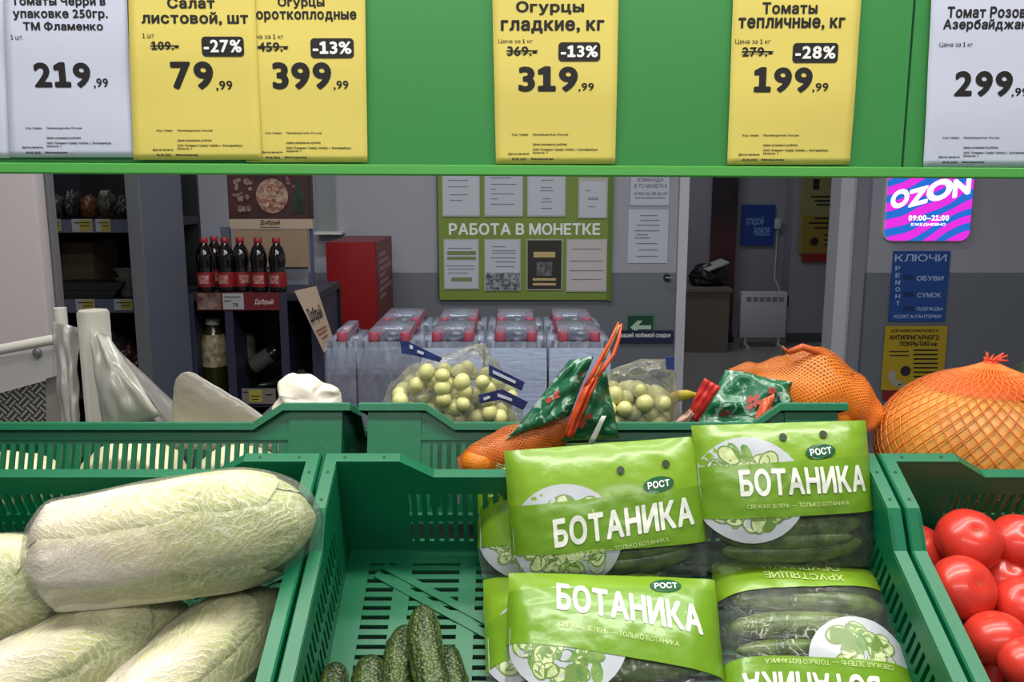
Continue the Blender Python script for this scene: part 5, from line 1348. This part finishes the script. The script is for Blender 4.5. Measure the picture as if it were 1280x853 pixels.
e = bag('clear bag of pale green grapes with navy strip, left in the middle rear crate', [(580, 480, 650), (540, 476, 655), (505, 478, 650), (480, 486, 638), (458, 510, 625), (442, 560, 612), (430, 596, 608)], Yg, .06, 1)
grapes(e, (494, 640, 458, 528), 99, .0104, Yg, 3)
navy = pm('strip_navy', '#1b2350', .35, col2='#31407c', scale=30); nwh = pm('strip_white', '#c9cede', .4)
for P in ([(500, 426), (512, 428), (528, 436), (553, 448), (549, 453), (520, 445), (502, 442)], [(611, 456), (656, 478), (652, 489), (611, 470)], [(598, 494), (628, 487), (660, 503), (654, 513), (626, 500), (600, 505)]):
    local(MB().prism([at(a, c2, Yg-.075) for a, c2 in P], (0, .0012, 0)).done('printed_strip', navy, smooth=False), e)
for P in ([(512, 431), (516, 433), (516, 437), (512, 436)], [(522, 438), (530, 441), (529, 444), (521, 441)], [(616, 463), (645, 477), (644, 480), (616, 467)], [(604, 498), (612, 495), (613, 498), (605, 501)], [(622, 492), (640, 499), (640, 502), (622, 496)]):
    local(MB().prism([at(a, c2, Yg-.0765) for a, c2 in P], (0, .001, 0)).done('strip_lettering', nwh, smooth=False), e)
e = bag('clear bag of pale green grapes right of the mandarin label, by white door frame', [(580, 748, 846), (540, 746, 850), (505, 746, 850), (480, 750, 846), (462, 766, 842), (449, 800, 832)], Yg+.01, .055, 6)
grapes(e, (750, 832, 480, 530), 48, .0118, Yg+.01, 8)
P = [(832, 447), (843, 446), (843, 463), (833, 462)]
local(MB().prism([at(a, c2, Yg-.05) for a, c2 in P], (0, .0012, 0)).done('printed_mark', navy, smooth=False), e)
bpy.data.objects.remove(gmesh)
bn = gencyl([at(838, 530, 1.2), at(836, 510, 1.2), at(842, 498, 1.195), at(856, 494, 1.19), at(872, 494, 1.19)], [x*1.2/F for x in (4, 7, 7.5, 6.5, 2.5)], 1, 12, 24, .03)
bn.done('banana', pm('banana_yellow', '#e3c93a', .4, var=-.1, scale=20), flat_angle=None, label='curved bright yellow banana beside the right grape bag', cat='banana')
# ------------------------------------------------------------------ goods in the left rear crate
def pillow(name, P, Y, th, mt, lab, cat, crumple=.004, seed=0):
    def row(v):
        f = v*(len(P)-1); i = min(int(f), len(P)-2); s = f-i; return [P[i][j]*(1-s) + P[i+1][j]*s for j in range(3)]
    def fn(u, v):
        py, l, r = row(v); a = 2*PI*u; x = (l+r)/2 + (r-l)/2*math.cos(a)
        q = at(x, py, Y) + Vector((0, -th*math.sin(a)*max(.05, 1-v*.9), 0))
        return q + Vector((noise.noise(Vector((q.x*60, q.z*60, seed))), noise.noise(Vector((q.x*60, q.z*60, seed+9))), noise.noise(Vector((q.x*50, q.z*70, seed+4)))))*crumple
    m = MB().grid(fn, 44, 26, closed_u=True); bmesh.ops.holes_fill(m.bm, edges=[e_ for e_ in m.bm.edges if e_.is_boundary])
    return m.done(name, mt, flat_angle=None, label=lab, cat=cat)
pillow('plastic_sheet', [(560, 217, 380), (517, 216, 325), (500, 216, 300), (485, 217, 273), (474, 220, 255), (467, 226, 244), (465, 231, 238)], 1.2, .012, film('sheet_milky', '#c9bfb0', .8, .3, .5, 12, .1), 'milky plastic sheet with rounded corner standing in left rear crate', 'plastic sheet', .001)
pillow('white_bag', [(565, 345, 432), (515, 343, 430), (500, 344, 428), (488, 345, 424), (478, 348, 414), (473, 354, 402), (470, 362, 392)], 1.12, .045, pm('bag_white', '#ddd3c4', .5, bump=.6, bscale=40), 'crumpled white plastic bag at the right end of left rear crate', 'bag', .009, 4)
pale = pm('pale_wrap', '#d9d2b0', .4, col2='#c2c088', scale=18, bump=.4, bscale=60)
for i, (x, y, sx, sz, lab) in enumerate(((-.17, -.09, .075, .05, 'pale round head behind the slots of left rear crate, left of middle'), (.0, -.1, .07, .06, 'pale round head in the middle behind the left rear crate slots'), (.14, -.1, .06, .055, 'pale round head behind left rear crate slots, below the plastic sheet'))):
    o = lump('cabbage_head', (0, 0, 0), (sx, .065, sz), pale, lab, 'cabbage', 'pale heads in the left rear crate', seed=i+20, amp=.08)
    o.matrix_world = MF['left2'] @ Matrix.Translation((x, y, .006))
